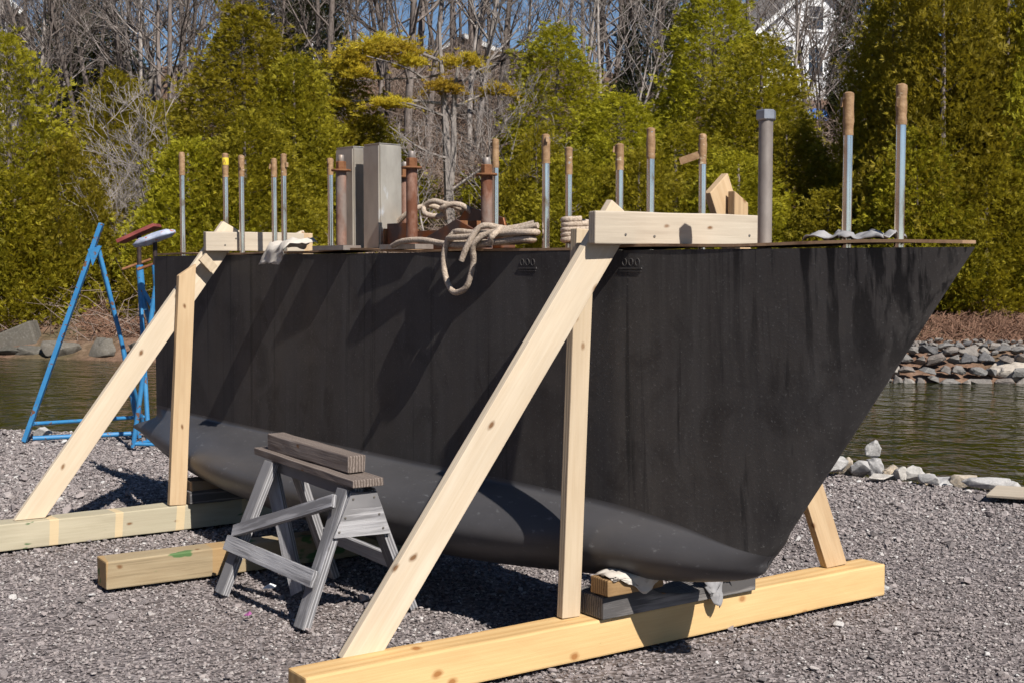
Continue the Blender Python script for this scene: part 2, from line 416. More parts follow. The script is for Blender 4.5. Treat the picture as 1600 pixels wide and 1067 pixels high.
M_BOULD = stone('shore_boulder', [(0.0, (0.075, 0.068, 0.055)), (1.0, (0.13, 0.115, 0.095))], 2.4, speck=0.12)
M_GRAV = stone('gravel_stone', [(0.0, (0.11, 0.094, 0.094)), (0.30, (0.195, 0.165, 0.163)), (0.62, (0.255, 0.215, 0.211)), (0.86, (0.315, 0.267, 0.257)),
                                (0.965, (0.38, 0.345, 0.33)), (1.0, (0.56, 0.54, 0.525))], 30, 0.3)

def ground_mat():
    N = NT('gravel_bed', 0.95, 0, 0.1)
    v = N.coord('Object')
    vo = N.n('ShaderNodeTexVoronoi'); vo.inputs['Scale'].default_value = 38; N.l(v, vo.inputs['Vector'])
    c = N.ramp(vo.outputs['Color'], [(0.1, (0.085, 0.073, 0.072)), (0.6, (0.175, 0.150, 0.148)), (0.97, (0.30, 0.265, 0.26))])
    c = N.mix(N.ramp(N.noise(v, 0.7, 4), [(0.42, 0), (0.7, 0.5)]), c, (0.12, 0.092, 0.08))
    N.col(c); N.bump(vo.outputs['Distance'], 0.9, 0.02); return N.m
M_GROUND = ground_mat()
def hill_mat():
    N = NT('leaf_litter', 0.95, 0, 0.1); v = N.coord('Object')
    c = N.ramp(N.noise(v, 3.0, 8, 0.7), [(0.3, (0.085, 0.05, 0.033)), (0.55, (0.175, 0.108, 0.075)), (0.75, (0.27, 0.185, 0.135))])
    c = N.mix(N.ramp(N.noise(v, 0.35, 3), [(0.5, 0), (0.65, 0.6)]), c, (0.06, 0.065, 0.03))
    N.col(c); N.bump(N.noise(v, 9, 6), 0.8, 0.08); return N.m
M_HILL = hill_mat()
def water_mat():
    N = NT('still_water', 0.06, 0, 0.5); N.col((0.016, 0.018, 0.004)); N.b.inputs['IOR'].default_value = 1.33
    v = N.coord('Object')
    h = N.math('ADD', N.noise(v, 1.5, 3, 0.5, 0.8), N.math('MULTIPLY', N.noise(v, 5.0, 2, 0.5, 0.5), 0.33))
    N.bump(h, 1.0, 0.11); return N.m
M_WATER = water_mat()
def leaf_mat(name, lo, mid, hi, trans=0.48):
    N = NT(name, 0.65, 0, 0.25)
    g = N.n('ShaderNodeNewGeometry'); oi = N.n('ShaderNodeObjectInfo')
    c = N.ramp(g.outputs['Random Per Island'], [(0.0, lo), (0.5, mid), (1.0, hi)])
    big = N.noise(N.coord('Object'), 1.3, 3)
    c = N.mix(N.ramp(big, [(0.35, 0.0), (0.7, 0.55)]), c, [x * 1.25 for x in hi])
    hs = N.n('ShaderNodeHueSaturation'); N.l(c, hs.inputs['Color'])
    N.l(N.math('ADD', N.math('MULTIPLY', oi.outputs['Random'], 0.35), 0.82), hs.inputs['Value'])
    N.l(N.math('ADD', N.math('MULTIPLY', oi.outputs['Random'], 0.025), 0.493), hs.inputs['Hue'])
    N.l(hs.outputs[0], N.b.inputs['Base Color'])
    tr = N.n('ShaderNodeBsdfTranslucent'); N.l(hs.outputs[0], tr.inputs['Color'])
    mx = N.n('ShaderNodeMixShader'); mx.inputs[0].default_value = trans
    N.l(N.b.outputs[0], mx.inputs[1]); N.l(tr.outputs[0], mx.inputs[2]); N.l(mx.outputs[0], N.out.inputs['Surface'])
    return N.m
M_CEDAR = leaf_mat('cedar_foliage', (0.115, 0.106, 0.010), (0.25, 0.212, 0.014), (0.35, 0.28, 0.018))
M_DARKEV = leaf_mat('dark_evergreen', (0.026, 0.034, 0.014), (0.048, 0.056, 0.02), (0.085, 0.088, 0.028))
M_PINEN = leaf_mat('pine_needles', (0.30, 0.215, 0.022), (0.46, 0.325, 0.03), (0.56, 0.40, 0.04))
M_LEAF = leaf_mat('dead_leaf', (0.07, 0.035, 0.018), (0.15, 0.085, 0.05), (0.24, 0.16, 0.11), 0.1)
def bark(name, a, b, sc=14):
    N = NT(name, 0.9, 0, 0.1); oi = N.n('ShaderNodeObjectInfo')
    c = N.ramp(N.noise(N.coord('Object', (1, 1, 0.35), 5), sc, 5, 0.7), [(0.35, a), (0.68, b)])
    hs = N.n('ShaderNodeHueSaturation'); N.l(c, hs.inputs['Color'])
    N.l(N.math('ADD', N.math('MULTIPLY', oi.outputs['Random'], 0.6), 0.7), hs.inputs['Value']); N.col(hs.outputs[0]); return N.m
M_BARK = bark('grey_bark', (0.085, 0.068, 0.060), (0.21, 0.175, 0.158))
M_PALEBARK = bark('pale_bark', (0.15, 0.13, 0.12), (0.34, 0.30, 0.275))
M_TWIG = bark('dead_twig', (0.13, 0.095, 0.075), (0.30, 0.235, 0.20), 30)
M_DRY = bark('dry_brush', (0.16, 0.085, 0.055), (0.31, 0.185, 0.13), 20)
def siding(name, col, joint=0.12):
    N = NT(name, 0.7, 0, 0.3)
    N.col(N.ramp(N.noise(N.coord('Object', (1, 1, 6)), 2, 4), [(0.3, [x * 0.82 for x in col]), (0.7, col)])); return N.m
M_WHITE = siding('white_siding', (0.74, 0.74, 0.76)); M_GREYSH = siding('grey_shingle', (0.33, 0.30, 0.29)); M_TRIM = siding('white_trim', (0.8, 0.8, 0.8))
M_ROOF = simple('roof_shingle', (0.14, 0.13, 0.13), (0.24, 0.22, 0.21), 5, 0.9)
def glass_mat():
    N = NT('window_glass', 0.08, 0, 0.6); N.col((0.03, 0.04, 0.055)); return N.m
M_GLASS = glass_mat()
M_TARP = simple('blue_tarp', (0.02, 0.12, 0.42), (0.04, 0.2, 0.6), 3, 0.5)
M_DECK = simple('dark_deck', (0.07, 0.06, 0.055), (0.13, 0.11, 0.1), 5, 0.9)
M_PAPER = simple('white_scrap', (0.7, 0.7, 0.7), (0.8, 0.8, 0.8), 5, 0.7); M_PINK = simple('pink_scrap', (0.26, 0.07, 0.2), (0.34, 0.1, 0.26), 5, 0.7)

# ------------------------------------------------------------------ the setting: ground, water, hillside
from mathutils import noise as MN
def lerp_tab(x, tab):
    if x <= tab[0][0]: return tab[0][1]
    for (a, u), (b, v) in zip(tab, tab[1:]):
        if x <= b: return u + (v - u) * (x - a) / (b - a)
    return tab[-1][1]
def near_shore(a): return lerp_tab(a, [(-40, 15.0), (-5.0, 12.9), (-2, 12.3), (1.5, 10.7), (2.57, 10.15), (3.55, 9.45), (6, 8.6), (30, 4.0)])
def far_shore(a): return 22.0 + (7.0 - a) * 0.333 if a < 7 else 22.0 - (a - 7) * 0.08
def sm(x): x = min(max(x, 0), 1); return x * x * (3 - 2 * x)
def hill_z(a, b):
    t = b - far_shore(a)
    if t < 0: return WATER_Z + max(t * 0.35, -2.0)
    z = lerp_tab(t, [(0, WATER_Z), (1.4, 0.12), (3.6, 0.62), (8, 1.75), (36, 8.6), (50, 10.6), (90, 12.5), (400, 13)])
    c_ = a / max(b, 1.0) * FPX + 800; z = z * (1 + 0.30 * sm((1150 - c_) / 450.0) * sm((t - 4) / 20.0))
    n = MN.noise(Vector((a * 0.16, b * 0.16, 3.1))) * 0.55 + MN.noise(Vector((a * 0.6, b * 0.6, 7.0))) * 0.16
    return z + n * sm(t / 6)
def gz(a, b):
    s = near_shore(a); t = b - s
    z = 0.0 if t < -0.35 else (-0.55 * sm((t + 0.35) / 1.3) if t < 0.95 else -0.55 - (t - 0.95) * 0.25)
    return z + 0.02 * MN.noise(Vector((a * 0.7, b * 0.7, 0.0))) + 0.007 * MN.noise(Vector((a * 4, b * 4, 2.0))) - 0.022
def W(a, b, z=0.0):
    p = CAM + FW * b + RT * a; return (p.x, p.y, z)
def sheet(name, A, B, zf, mat):
    V = [W(a, b, zf(a, b)) for b in B for a in A]; n = len(A)
    F = [(j*n+i, j*n+i+1, (j+1)*n+i+1, (j+1)*n+i) for j in range(len(B)-1) for i in range(n-1)]
    o = link(name, mesh_py(name, V, F, True), mat); o['kind'] = 'structure'; return o
rngA = list(np.linspace(-60, -9, 12)) + list(np.arange(-8.8, 8.9, 0.16)) + list(np.linspace(9.2, 60, 12))
rngB = list(np.linspace(-60, 1.5, 14)) + list(np.arange(1.8, 15.6, 0.16))
sheet('gravel_yard', rngA, rngB, gz, M_GROUND)
sheet('hillside', list(np.linspace(-400, -34, 14)) + list(np.linspace(-32, 32, 110)) + list(np.linspace(34, 400, 14)),
      list(np.linspace(16, 70, 90)) + [75, 85, 100, 130, 200, 400], hill_z, M_HILL)
def bank_z(r, th): return -0.1 + 7.5 * sm((r - 13) / 16.0) * sm((th + 2.95) / 0.5) * sm((-0.72 - th) / 0.22) + 0.5 * MN.noise(Vector((r * 0.3, th * 6, 1)))
BV = []; BF = []  # unseen bank behind the camera, added so rods and columns reflect something dark
for j in range(12):
    for i in range(41):
        r_ = 13.0 + j * 2.4; th = -2.95 + 2.25 * i / 40; BV.append(W(r_ * math.sin(th), r_ * math.cos(th), bank_z(r_, th) - 0.06))
for j in range(11):
    for i in range(40): BF.append((j*41+i, j*41+i+1, (j+1)*41+i+1, (j+1)*41+i))
o = link('added_reflection_bank', mesh_py('added_reflection_bank', BV, BF, True), M_HILL); o['kind'] = 'structure'
V = [W(a, b, WATER_Z) for b in (4, 12, 20, 34) for a in (-400, -30, 30, 400)]
o = link('water', mesh_py('water', V, [(j*4+i, j*4+i+1, (j+1)*4+i+1, (j+1)*4+i) for j in range(3) for i in range(3)]), M_WATER); o['kind'] = 'structure'

# ------------------------------------------------------------------ gravel (nobody could count it)
def rock_bm(seed, n=16, size=(1, 1, 1), bev=0.0, sub=0):
    r = random.Random(seed); bm = bmesh.new()
    for i in range(n):
        v = Vector((r.gauss(0, 1), r.gauss(0, 1), r.gauss(0, 1))).normalized()
        e = max(abs(v.x), abs(v.y), abs(v.z)); v = v * (0.55 + 0.45 / e * 0.62) * r.uniform(0.86, 1.05)
        bm.verts.new((v.x * size[0] / 2, v.y * size[1] / 2, v.z * size[2] / 2))
    res = bmesh.ops.convex_hull(bm, input=list(bm.verts))
    junk = [g for g in res['geom_interior'] if isinstance(g, bmesh.types.BMVert)] + [g for g in res['geom_unused'] if isinstance(g, bmesh.types.BMVert)]
    bmesh.ops.delete(bm, geom=list(set(junk)), context='VERTS')
    if bev:
        bmesh.ops.dissolve_limit(bm, angle_limit=0.16, verts=bm.verts, edges=bm.edges)
        bmesh.ops.bevel(bm, geom=list(bm.edges), offset=bev, segments=2, profile=0.5, affect='EDGES', clamp_overlap=True)
    return bm
def rough_rock(name, seed, n, size, bev):
    bm = rock_bm(seed, n, size, bev); bmesh.ops.triangulate(bm, faces=bm.faces)
    bmesh.ops.subdivide_edges(bm, edges=bm.edges, cuts=2, use_grid_fill=True)
    m_ = min(size); sc = 3.2 / max(size)
    for v in bm.verts:
        k = MN.noise(v.co * sc + Vector((seed, 0, 0))) * 0.06 + MN.noise(v.co * sc * 3.1 + Vector((0, seed, 0))) * 0.05
        v.co += v.co.normalized() * k * m_
    me = bm_mesh(name, bm, True); me.set_sharp_from_angle(angle=0.5); return me
def make_gravel():
    src = bpy.data.collections.new('gravel_sources')
    for i in range(10):
        r = random.Random(i + 50)
        me = bm_mesh('gravel_pebble', rock_bm(900 + i, 17, (1, r.uniform(0.6, 0.95), r.uniform(0.4, 0.75))))
        me.materials.append(M_GRAV); ob = bpy.data.objects.new('gravel_pebble', me); src.objects.link(ob)
    R = np.random.default_rng(5); P = []
    # even cover over the part of the yard that the view and a step to either side take in
    N0 = 430000
    b = np.sqrt(R.uniform(2.6**2, 14.2**2, N0)); a = R.uniform(-1, 1, N0) * (0.42 * b + 1.6)
    pat = np.array([MN.noise(Vector((x * 0.8, y * 0.8, 4.0))) for x, y in zip(a, b)])
    keep = R.uniform(0, 1, N0) < np.clip(6.2 / b, 0.35, 1) * np.clip(1.0 - 1.1 * np.clip(pat - 0.12, 0, 1), 0.45, 1); a, b = a[keep], b[keep]
    sh = np.array([near_shore(x) for x in a]); k = b < sh + 0.45; a, b = a[k], b[k]
    n = len(a); z = np.array([gz(x, y) for x, y in zip(a, b)])
    s = 0.010 + 0.026 * R.beta(1.3, 3.6, n); s = np.where(R.uniform(0, 1, n) < 0.018, s * R.uniform(1.5, 2.8, n), s)
    s *= np.clip(b / 6.2, 1, 1.45)
    f = np.array(FW); rt = np.array(RT); c = np.array(CAM)
    P = c[None] + f[None] * b[:, None] + rt[None] * a[:, None]; P[:, 2] = z + s * R.uniform(-0.05, 0.35, n)
    me = bpy.data.meshes.new('gravel'); me.vertices.add(n); me.vertices.foreach_set('co', P.astype(np.float32).ravel())
    def attr(nm, ty, arr, fld):
        at_ = me.attributes.new(nm, ty, 'POINT'); at_.data.foreach_set(fld, np.ascontiguousarray(arr).ravel())
    attr('rot', 'FLOAT_VECTOR', np.stack([R.uniform(-0.4, 0.4, n), R.uniform(-0.4, 0.4, n), R.uniform(0, 6.28, n)], 1).astype(np.float32), 'vector')
    attr('siz', 'FLOAT', s.astype(np.float32), 'value'); attr('pick', 'INT', R.integers(0, 10, n).astype(np.int32), 'value')
    o = link('gravel', me, M_GRAV); tag(o, 'loose grey crushed gravel covering the yard', 'gravel', kind='stuff')
    g = bpy.data.node_groups.new('gravel_nodes', 'GeometryNodeTree')
    g.interface.new_socket('Geometry', in_out='INPUT', socket_type='NodeSocketGeometry'); g.interface.new_socket('Geometry', in_out='OUTPUT', socket_type='NodeSocketGeometry')
    gi = g.nodes.new('NodeGroupInput'); go = g.nodes.new('NodeGroupOutput')
    ci = g.nodes.new('GeometryNodeCollectionInfo'); ci.inputs['Collection'].default_value = src
    ci.inputs['Separate Children'].default_value = True; ci.inputs['Reset Children'].default_value = True
    ip = g.nodes.new('GeometryNodeInstanceOnPoints'); ip.inputs['Pick Instance'].default_value = True
    def na(nm, ty):
        x = g.nodes.new('GeometryNodeInputNamedAttribute'); x.data_type = ty; x.inputs['Name'].default_value = nm; return x.outputs['Attribute']
    e2r = g.nodes.new('FunctionNodeEulerToRotation'); g.links.new(na('rot', 'FLOAT_VECTOR'), e2r.inputs[0])
    g.links.new(gi.outputs[0], ip.inputs['Points']); g.links.new(ci.outputs[0], ip.inputs['Instance'])
    g.links.new(na('pick', 'INT'), ip.inputs['Instance Index']); g.links.new(e2r.outputs[0], ip.inputs['Rotation']); g.links.new(na('siz', 'FLOAT'), ip.inputs['Scale'])
    g.links.new(ip.outputs[0], go.inputs[0])
    md = o.modifiers.new('scatter', 'NODES'); md.node_group = g
make_gravel()

# ------------------------------------------------------------------ the keel
KA = Vector((-0.07, 1.6, 0.0)); KR = math.atan(0.1)
KM = Matrix.Translation(KA) @ Matrix.Rotation(KR, 4, 'Z')
ZTOP = 1.64
keel = empty('ballast_keel', KA, KR, 'huge black fin keel with a bulb along its foot propped up on timbers', 'keel')
def catmull_tab(x, tab):
    xs = [t[0] for t in tab]
    if x <= xs[0]: return tab[0][1]
    if x >= xs[-1]: return tab[-1][1]
    i = max(j for j in range(len(xs)) if xs[j] <= x); i = min(i, len(xs) - 2)
    x0, y0 = tab[i]; x1, y1 = tab[i + 1]
    m = lambda j: (tab[min(j + 1, len(tab) - 1)][1] - tab[max(j - 1, 0)][1]) / (tab[min(j + 1, len(tab) - 1)][0] - tab[max(j - 1, 0)][0])
    h = x1 - x0; t = (x - x0) / h
    return (2*t**3 - 3*t**2 + 1)*y0 + (t**3 - 2*t**2 + t)*h*m(i) + (-2*t**3 + 3*t**2)*y1 + (t**3 - t**2)*h*m(i + 1)
def foil(c):
    y = 5 * (0.2969 * math.sqrt(c) - 0.126 * c - 0.3516 * c * c + 0.2843 * c**3 - 0.1015 * c**4)
    return max(y * 0.80, 0.0) + 0.012 * c
BOT = [(0, .43), (.004, .398), (.016, .366), (.036, .338), (.066, .308), (.117, .275), (.29, .19), (.47, .17), (.65, .205), (.79, .275), (.89, .345), (1.0, .43)]
ZTT = [(0, .475), (.03, .50), (.08, .548), (.15, .585), (.3, .605), (1.0, .605)]
BUL = [(0, 0.0), (.006, .045), (.02, .095), (.05, .165), (.117, .265), (.25, .395), (.45, .465), (.6, .455), (.71, .40), (.82, .30), (.92, .155), (1.0, .008)]
def fil(c): return 0.002 + 0.020 * sm(c / 0.13)      # height of the fillet between bulb and fin
def smax(a, b, k=0.022):
    h = max(k - abs(a - b), 0) / k; return max(a, b) + h * h * k * 0.25
def make_keel():
    NCH = 150; cs = [0.5 * (1 - math.cos(math.pi * i / NCH)) for i in range(NCH + 1)]
    cs = [0.65 * (i / NCH) ** 1.9 + 0.35 * c for i, c in enumerate(cs)]
    SPLIT = 0.64
    def le(z): return 1.477 - (ZTOP - z) * 0.69
    def width(c, z):
        f = foil(c) * 0.5
        zb = catmull_tab(c, BOT); hb = max(catmull_tab(c, BUL), 0.002); zt = catmull_tab(c, ZTT); hh = (zt - zb) / 2; zc = zb + hh
        if z >= zc:
            u = (z - zc) / hh; g = max(hb - f, 0.0)
            e = 0.005 * min(1.0, g / 0.1); v = 1 - (z - zt) / fil(c)
            return max(hb, f) if u <= 0 else (f + e + (g - e) * (1 - u ** 1.75) if u < 1 else (f + e * v * v if v > 0 else f))
        u = (zc - z) / hh; return max(f, hb) * math.sqrt(max(1 - u * u, 0))
    def pos_s(c, z):
        top = le(max(z, 0.56)); s = top + (-4.60 - top) * c
        if z < 0.56:
            zb = catmull_tab(c, BOT); k = sm((0.56 - z) / max(0.56 - zb, 1e-3)); s = s * (1 - k) + (0.642 - 5.642 * c) * k
        return s
    rowsF = lambda c: [ZTOP - (ZTOP - catmull_tab(c, ZTT) - fil(c)) * i / 24 for i in range(25)]
    def build(name, zs_of):
        V = []; F = []; rows = None
        for c in cs:
            zs = zs_of(c); rows = len(zs)
            for side in (-1, 1):
                for z in zs: V.append((pos_s(c, z), side * width(c, z), z))
        st = 2 * rows
        for i in range(len(cs) - 1):
            for side in (0, 1):
                for j in range(rows - 1):
                    a = i * st + side * rows + j; b = a + 1; c_ = a + st; d = c_ + 1
                    F.append((a, b, d, c_) if side == 0 else (a, c_, d, b))
        return V, F, rows, st
    V, F, rows, st = build('fin', rowsF)
    for i in range(len(cs) - 1): F.append((i * st, (i + 1) * st, (i + 1) * st + rows, i * st + rows))     # deck
    for j in range(rows - 1):                                                                        # trailing edge
        a = (len(cs) - 1) * st + j; F.append((a, a + 1, a + 1 + rows, a + rows))
    def fin(name, V, F):
        bm = bmesh.new(); vs = [bm.verts.new(v) for v in V]
        for f in F:
            try: bm.faces.new([vs[i] for i in f])
            except ValueError: pass
        bmesh.ops.remove_doubles(bm, verts=bm.verts, dist=0.0004)
        bmesh.ops.dissolve_degenerate(bm, dist=0.0002, edges=bm.edges)
        me = bm_mesh(name, bm, True); me.set_sharp_from_angle(angle=1.2); return me
    link('fin', fin('fin', V, F), M_KEEL, keel, KM)
    def zs_b(c):
        zb = catmull_tab(c, BOT); SPLIT = catmull_tab(c, ZTT) + fil(c)
        return [SPLIT + (zb - SPLIT) * (0.5 * (1 - math.cos(math.pi * (j / 46))) * 0.6 + 0.4 * j / 46) for j in range(47)]
    V, F, rows, st = build('bulb', zs_b)
    link('bulb', fin('bulb', V, F), M_BULB, keel, KM)['label'] = 'smooth rounded bulb along the foot, its keel coating toned lighter for daylight'
    # warped cover board on the deck
    bm = bmesh.new(); lo = []; hi = []
    cc = [0.004] + [0.02 + 0.97 * (i / 60) ** 1.25 for i in range(61)]
    for c in cc:
        s = 1.484 - 6.074 * c; wv = 0.006 + 0.007 * math.sin(s * 2.3) + 0.005 * math.sin(s * 6.1 + 1) + (0.010 if s > 1.0 else 0) * (s - 1.0) * 2
        wv = max(wv, 0.002)
        h = foil(c) * 0.5 + 0.003 + 0.002 * math.sin(s * 5)
        lo.append([bm.verts.new((s, -h, ZTOP + wv)), bm.verts.new((s, h, ZTOP + wv))]); hi.append([bm.verts.new((s, -h, ZTOP + wv + 0.011)), bm.verts.new((s, h, ZTOP + wv + 0.011))])
    for i in range(len(cc) - 1):
        bm.faces.new((lo[i][0], lo[i][1], lo[i+1][1], lo[i+1][0])); bm.faces.new((hi[i][0], hi[i][1], hi[i+1][1], hi[i+1][0]))
        for k in (0, 1): bm.faces.new((lo[i][k], lo[i+1][k], hi[i+1][k], hi[i][k]))
    for i in (0, len(cc) - 1): bm.faces.new((lo[i][0], lo[i][1], hi[i][1], hi[i][0]))
    link('cover_board', bm_mesh('cover_board', bm), M_BOARD, keel, KM)['label'] = 'thin warped brown board covering the deck of the keel'
    return width
keel_width = make_keel()
DK = ZTOP + 0.016
def tape_wrap(z0, z1, r, seed):
    q = random.Random(seed); mb = MB(); prof = []; n = 9
    for i in range(n + 1):
        z = z0 + (z1 - z0) * i / n; prof.append((r * (1.10 + q.uniform(-0.07, 0.12)), z))
    prof.append((r * 0.55, z1 + 0.006))
    mb.lathe(prof, 14, (0, 0), 0.05, q)
    if q.random() < 0.6:          # a torn flap of tape
        a = q.uniform(-2.6, -0.2); zz = z0 + (z1 - z0) * q.uniform(0.35, 0.85); d = Vector((math.cos(a), math.sin(a), 0)); t = Vector((-d.y, d.x, 0))
        hgt = (z1 - z0) * q.uniform(0.15, 0.3)
        b = len(mb.v)
        for p in (d*r*1.05, d*r*1.9 + t*0.008, d*r*1.7 + t*0.02): mb.v.append(p + Vector((0, 0, zz)))
        for p in (d*r*1.05, d*r*1.75 + t*0.006, d*r*1.5 + t*0.02): mb.v.append(p + Vector((0, 0, zz + hgt)))
        mb.f += [(b, b+1, b+4, b+3), (b+1, b+2, b+5, b+4)]
    return mb
def rod(s, y, ztop, zb, dia, seed, tape_from, label=None):
    M = KM @ Matrix.Translation((s, y, 0))
    mb = MB().lathe([(dia/2, ZTOP - 0.02), (dia/2, ztop - 0.004), (dia/2 - 0.004, ztop)], 18)
    o = mb.build('keel_bolt', M_STEEL, keel, M)
    tape_wrap(tape_from, ztop + 0.003, dia/2, seed).build('tape_wrap', M_TAPE, o, M)
    if label: o['label'] = label
    return o
BOLTS = [(1.195, 0.00, 2.192, 2.06, .034), (0.98, 0.0, 2.185, 2.04, .034), (0.106, 0.22, 2.118, 2.00, .031), (-0.105, 0.13, 2.154, 2.03, .034),
         (-0.292, 0.13, 2.100, 2.00, .032), (-0.615, 0.13, 2.107, 1.99, .031), (-0.482, -0.13, 2.139, 2.02, .033), (-1.137, 0.13, 2.182, 2.05, .033),
         (-2.53, 0.08, 2.172, 2.085, .032), (-2.767, -0.08, 2.203, 2.085, .032), (-3.115, 0.06, 2.206, 2.10, .033), (-3.309, -0.05, 2.231, 2.11, .033),
         (-3.676, 0.04, 2.271, 2.13, .034), (-4.189, 0.0, 2.309, 2.165, .035)]
for i, (s, y, zt, tf, d) in enumerate(BOLTS): rod(s, y, zt, DK, d, 40 + i, tf)
rod(-0.16, 0.0, 2.083, DK, .031, 77, 1.98)
mb = MB().lathe([(0.0215, 2.205), (0.0222, 2.21), (0.0222, 2.245), (0.0215, 2.25)], 16)
lb_ = mb.build('label_band', M_YEL, keel, KM @ Matrix.Translation((-3.676, 0.04, 0))); lb_['label'] = 'yellow printed band with a red letter A'
mb = MB(); v0 = Vector((-3.676 + 0.0205 * math.sin(0.75), 0.04 - 0.0205 * math.cos(0.75), 2.227)); tx = Vector((math.cos(0.75), math.sin(0.75), 0))
for a_, b_ in ((-.009, 0), (.009, 0)): mb.tube([v0 + tx * a_ * 1.0 + Vector((0, 0, -.014)), v0 + Vector((0, 0, .014))], 0.0022, 5)
mb.tube([v0 - tx * .005 + Vector((0, 0, -.003)), v0 + tx * .005 + Vector((0, 0, -.003))], 0.0018, 5)
mb.build('letter', M_REDPAD, lb_, KM)
# hanging strip of tape on one rod
mb = MB(); mb.box((0, 0, 0), (0.055, 0.0008, 0.016), Matrix.Rotation(-0.35, 3, 'Y') @ Matrix.Rotation(0.5, 3, 'Z'))
mb.build('tape_strip', M_TAPE, keel, KM @ Matrix.Translation((0.106 - 0.03, 0.19, 2.03)))
# hex headed bolt
M = KM @ Matrix.Translation((0.612, 0, 0)); dd = 0.054
o = MB().lathe([(dd/2, ZTOP - 0.02), (dd/2, 2.125)], 24).build('keel_bolt', M_DULLROD, keel, M); o['label'] = 'thick dull steel bolt with a hexagonal head'
MB().lathe([(dd/2 + 0.008, 2.124), (dd/2 + 0.012, 2.128), (dd/2 + 0.012, 2.158), (dd/2 + 0.007, 2.163)], 6).build('bolt_head', M_NUT, o, M, smooth=False)
# rusty pipe sleeves with washers and nuts
def sleeve(s, y, ztop, base=True):
    M = KM @ Matrix.Translation((s, y, 0)); zw = ztop - 0.085
    o = MB().lathe([(0.028, DK + (0.028 if base else 0.0)), (0.028, zw)], 18).build('pipe_sleeve', M_RUST, keel, M)
    MB().lathe([(0.05, zw), (0.052, zw + 0.004), (0.05, zw + 0.010)], 20).build('washer', M_RUSTY2, o, M)
    MB().lathe([(0.027, zw + 0.010), (0.027, zw + 0.048), (0.024, zw + 0.052)], 6).build('nut', M_RUSTY2, o, M, smooth=False)
    MB().lathe([(0.015, zw + 0.05), (0.0165, zw + 0.056), (0.0165, ztop - 0.003), (0.014, ztop)], 14).build('thread_end', M_DULLROD, o, M)
    if base:
        mb = MB(); mb.box((-0.05, 0, DK + 0.014), (0.15, 0.055, 0.012)); mb.build('base_plate', M_DULLROD, o, M, smooth=False)
for s, y, zt, b in ((-2.06, -0.155, 2.155, True), (-1.44, -0.15, 2.135, True), (-1.07, 0.02, 2.09, False), (-1.90, 0.14, 2.125, False)): sleeve(s, y, zt, b)
# raised casting marks on the near side
def mark(s, z):
    f = s; c = (1.477 - (ZTOP - z) * 0.69 - s) / (1.477 - (ZTOP - z) * 0.69 + 4.6); y = -keel_width(c, z)
    c2 = c + 0.02; y2 = -keel_width(c2, z); ang = math.atan2(y2 - y, -(0.02 * 6.0))
    M = KM @ Matrix.Translation((s, y - 0.001, z)) @ Matrix.Rotation(ang + math.pi, 4, 'Z')
    mb = MB()
    for i in (-1, 0, 1):
        mb.tube([(i * 0.035 + 0.011 * math.cos(t * math.pi / 6), 0, 0.02 + 0.014 * math.sin(t * math.pi / 6)) for t in range(13)], 0.0022, 6, False)
    mb.box((0, 0, -0.004), (0.06, 0.003, 0.004)); mb.box((0, 0, -0.016), (0.055, 0.002, 0.002))
    mb.build('casting_mark', M_KEEL, keel, M)
mark(0.10, 1.572); mark(-0.52, 1.572)

# steel weldment standing on the keel deck
WO = KM @ Vector((-1.75, 0, DK))
weld = empty('steel_bracket', WO, KR, 'steel bracket of two square box columns and rusty gusset plates on keel deck', 'bracket')
def kbox(name, s0, s1, y0, y1, z0, z1, mat, parent, bev=0.004):
    bm = bmesh.new(); bmesh.ops.create_cube(bm, size=1)
    bmesh.ops.scale(bm, vec=(s1 - s0, y1 - y0, z1 - z0), verts=bm.verts)
    if bev: bmesh.ops.bevel(bm, geom=list(bm.edges), offset=bev, segments=2, affect='EDGES')
    return link(name, bm_mesh(name, bm), mat, parent, KM @ Matrix.Translation(((s0 + s1)/2, (y0 + y1)/2, (z0 + z1)/2)))
for s0, s1 in ((-2.20, -2.03), (-1.94, -1.79)):
    c = kbox('box_column', s0, s1, -0.10, 0.045, DK + 0.004, 2.198, M_BOX, weld, 0.008)
    kbox('top_cap', s0 + 0.004, s1 - 0.004, -0.096, 0.041, 2.1985, 2.204, M_BOX, c, 0.002)
kbox('base_rail', -1.76, -1.02, 0.07, 0.16, DK + 0.004, DK + 0.10, M_PLATE, weld)
def kprism(name, pts, y, th, mat, parent): return prism(name, pts, th, KM @ Matrix.Translation((0, y, 0)), mat, parent, 0.002)
kprism('gusset_plate', [(-1.51, DK + 0.004), (-1.505, 1.70), (-1.21, 1.80), (-0.97, 1.71), (-0.95, DK + 0.004)], -0.05, 0.012, M_PLATE, weld)
kprism('gusset_plate', [(-1.50, DK + 0.1), (-1.48, 1.80), (-1.40, 1.875), (-1.12, 1.81), (-1.10, DK + 0.1)], 0.17, 0.012, M_PLATE, weld)
kbox('end_plate', -1.745, -1.733, -0.11, 0.12, DK + 0.004, 1.765, M_RUSTY2, weld, 0.002)
kbox('side_plate', -1.73, -1.52, -0.096, -0.084, DK + 0.004, 1.79, M_PLATE, weld, 0.002)
kbox('cross_plate', -1.215, -1.203, -0.043, 0.163, DK + 0.004, 1.795, M_RUSTY2, weld, 0.002)

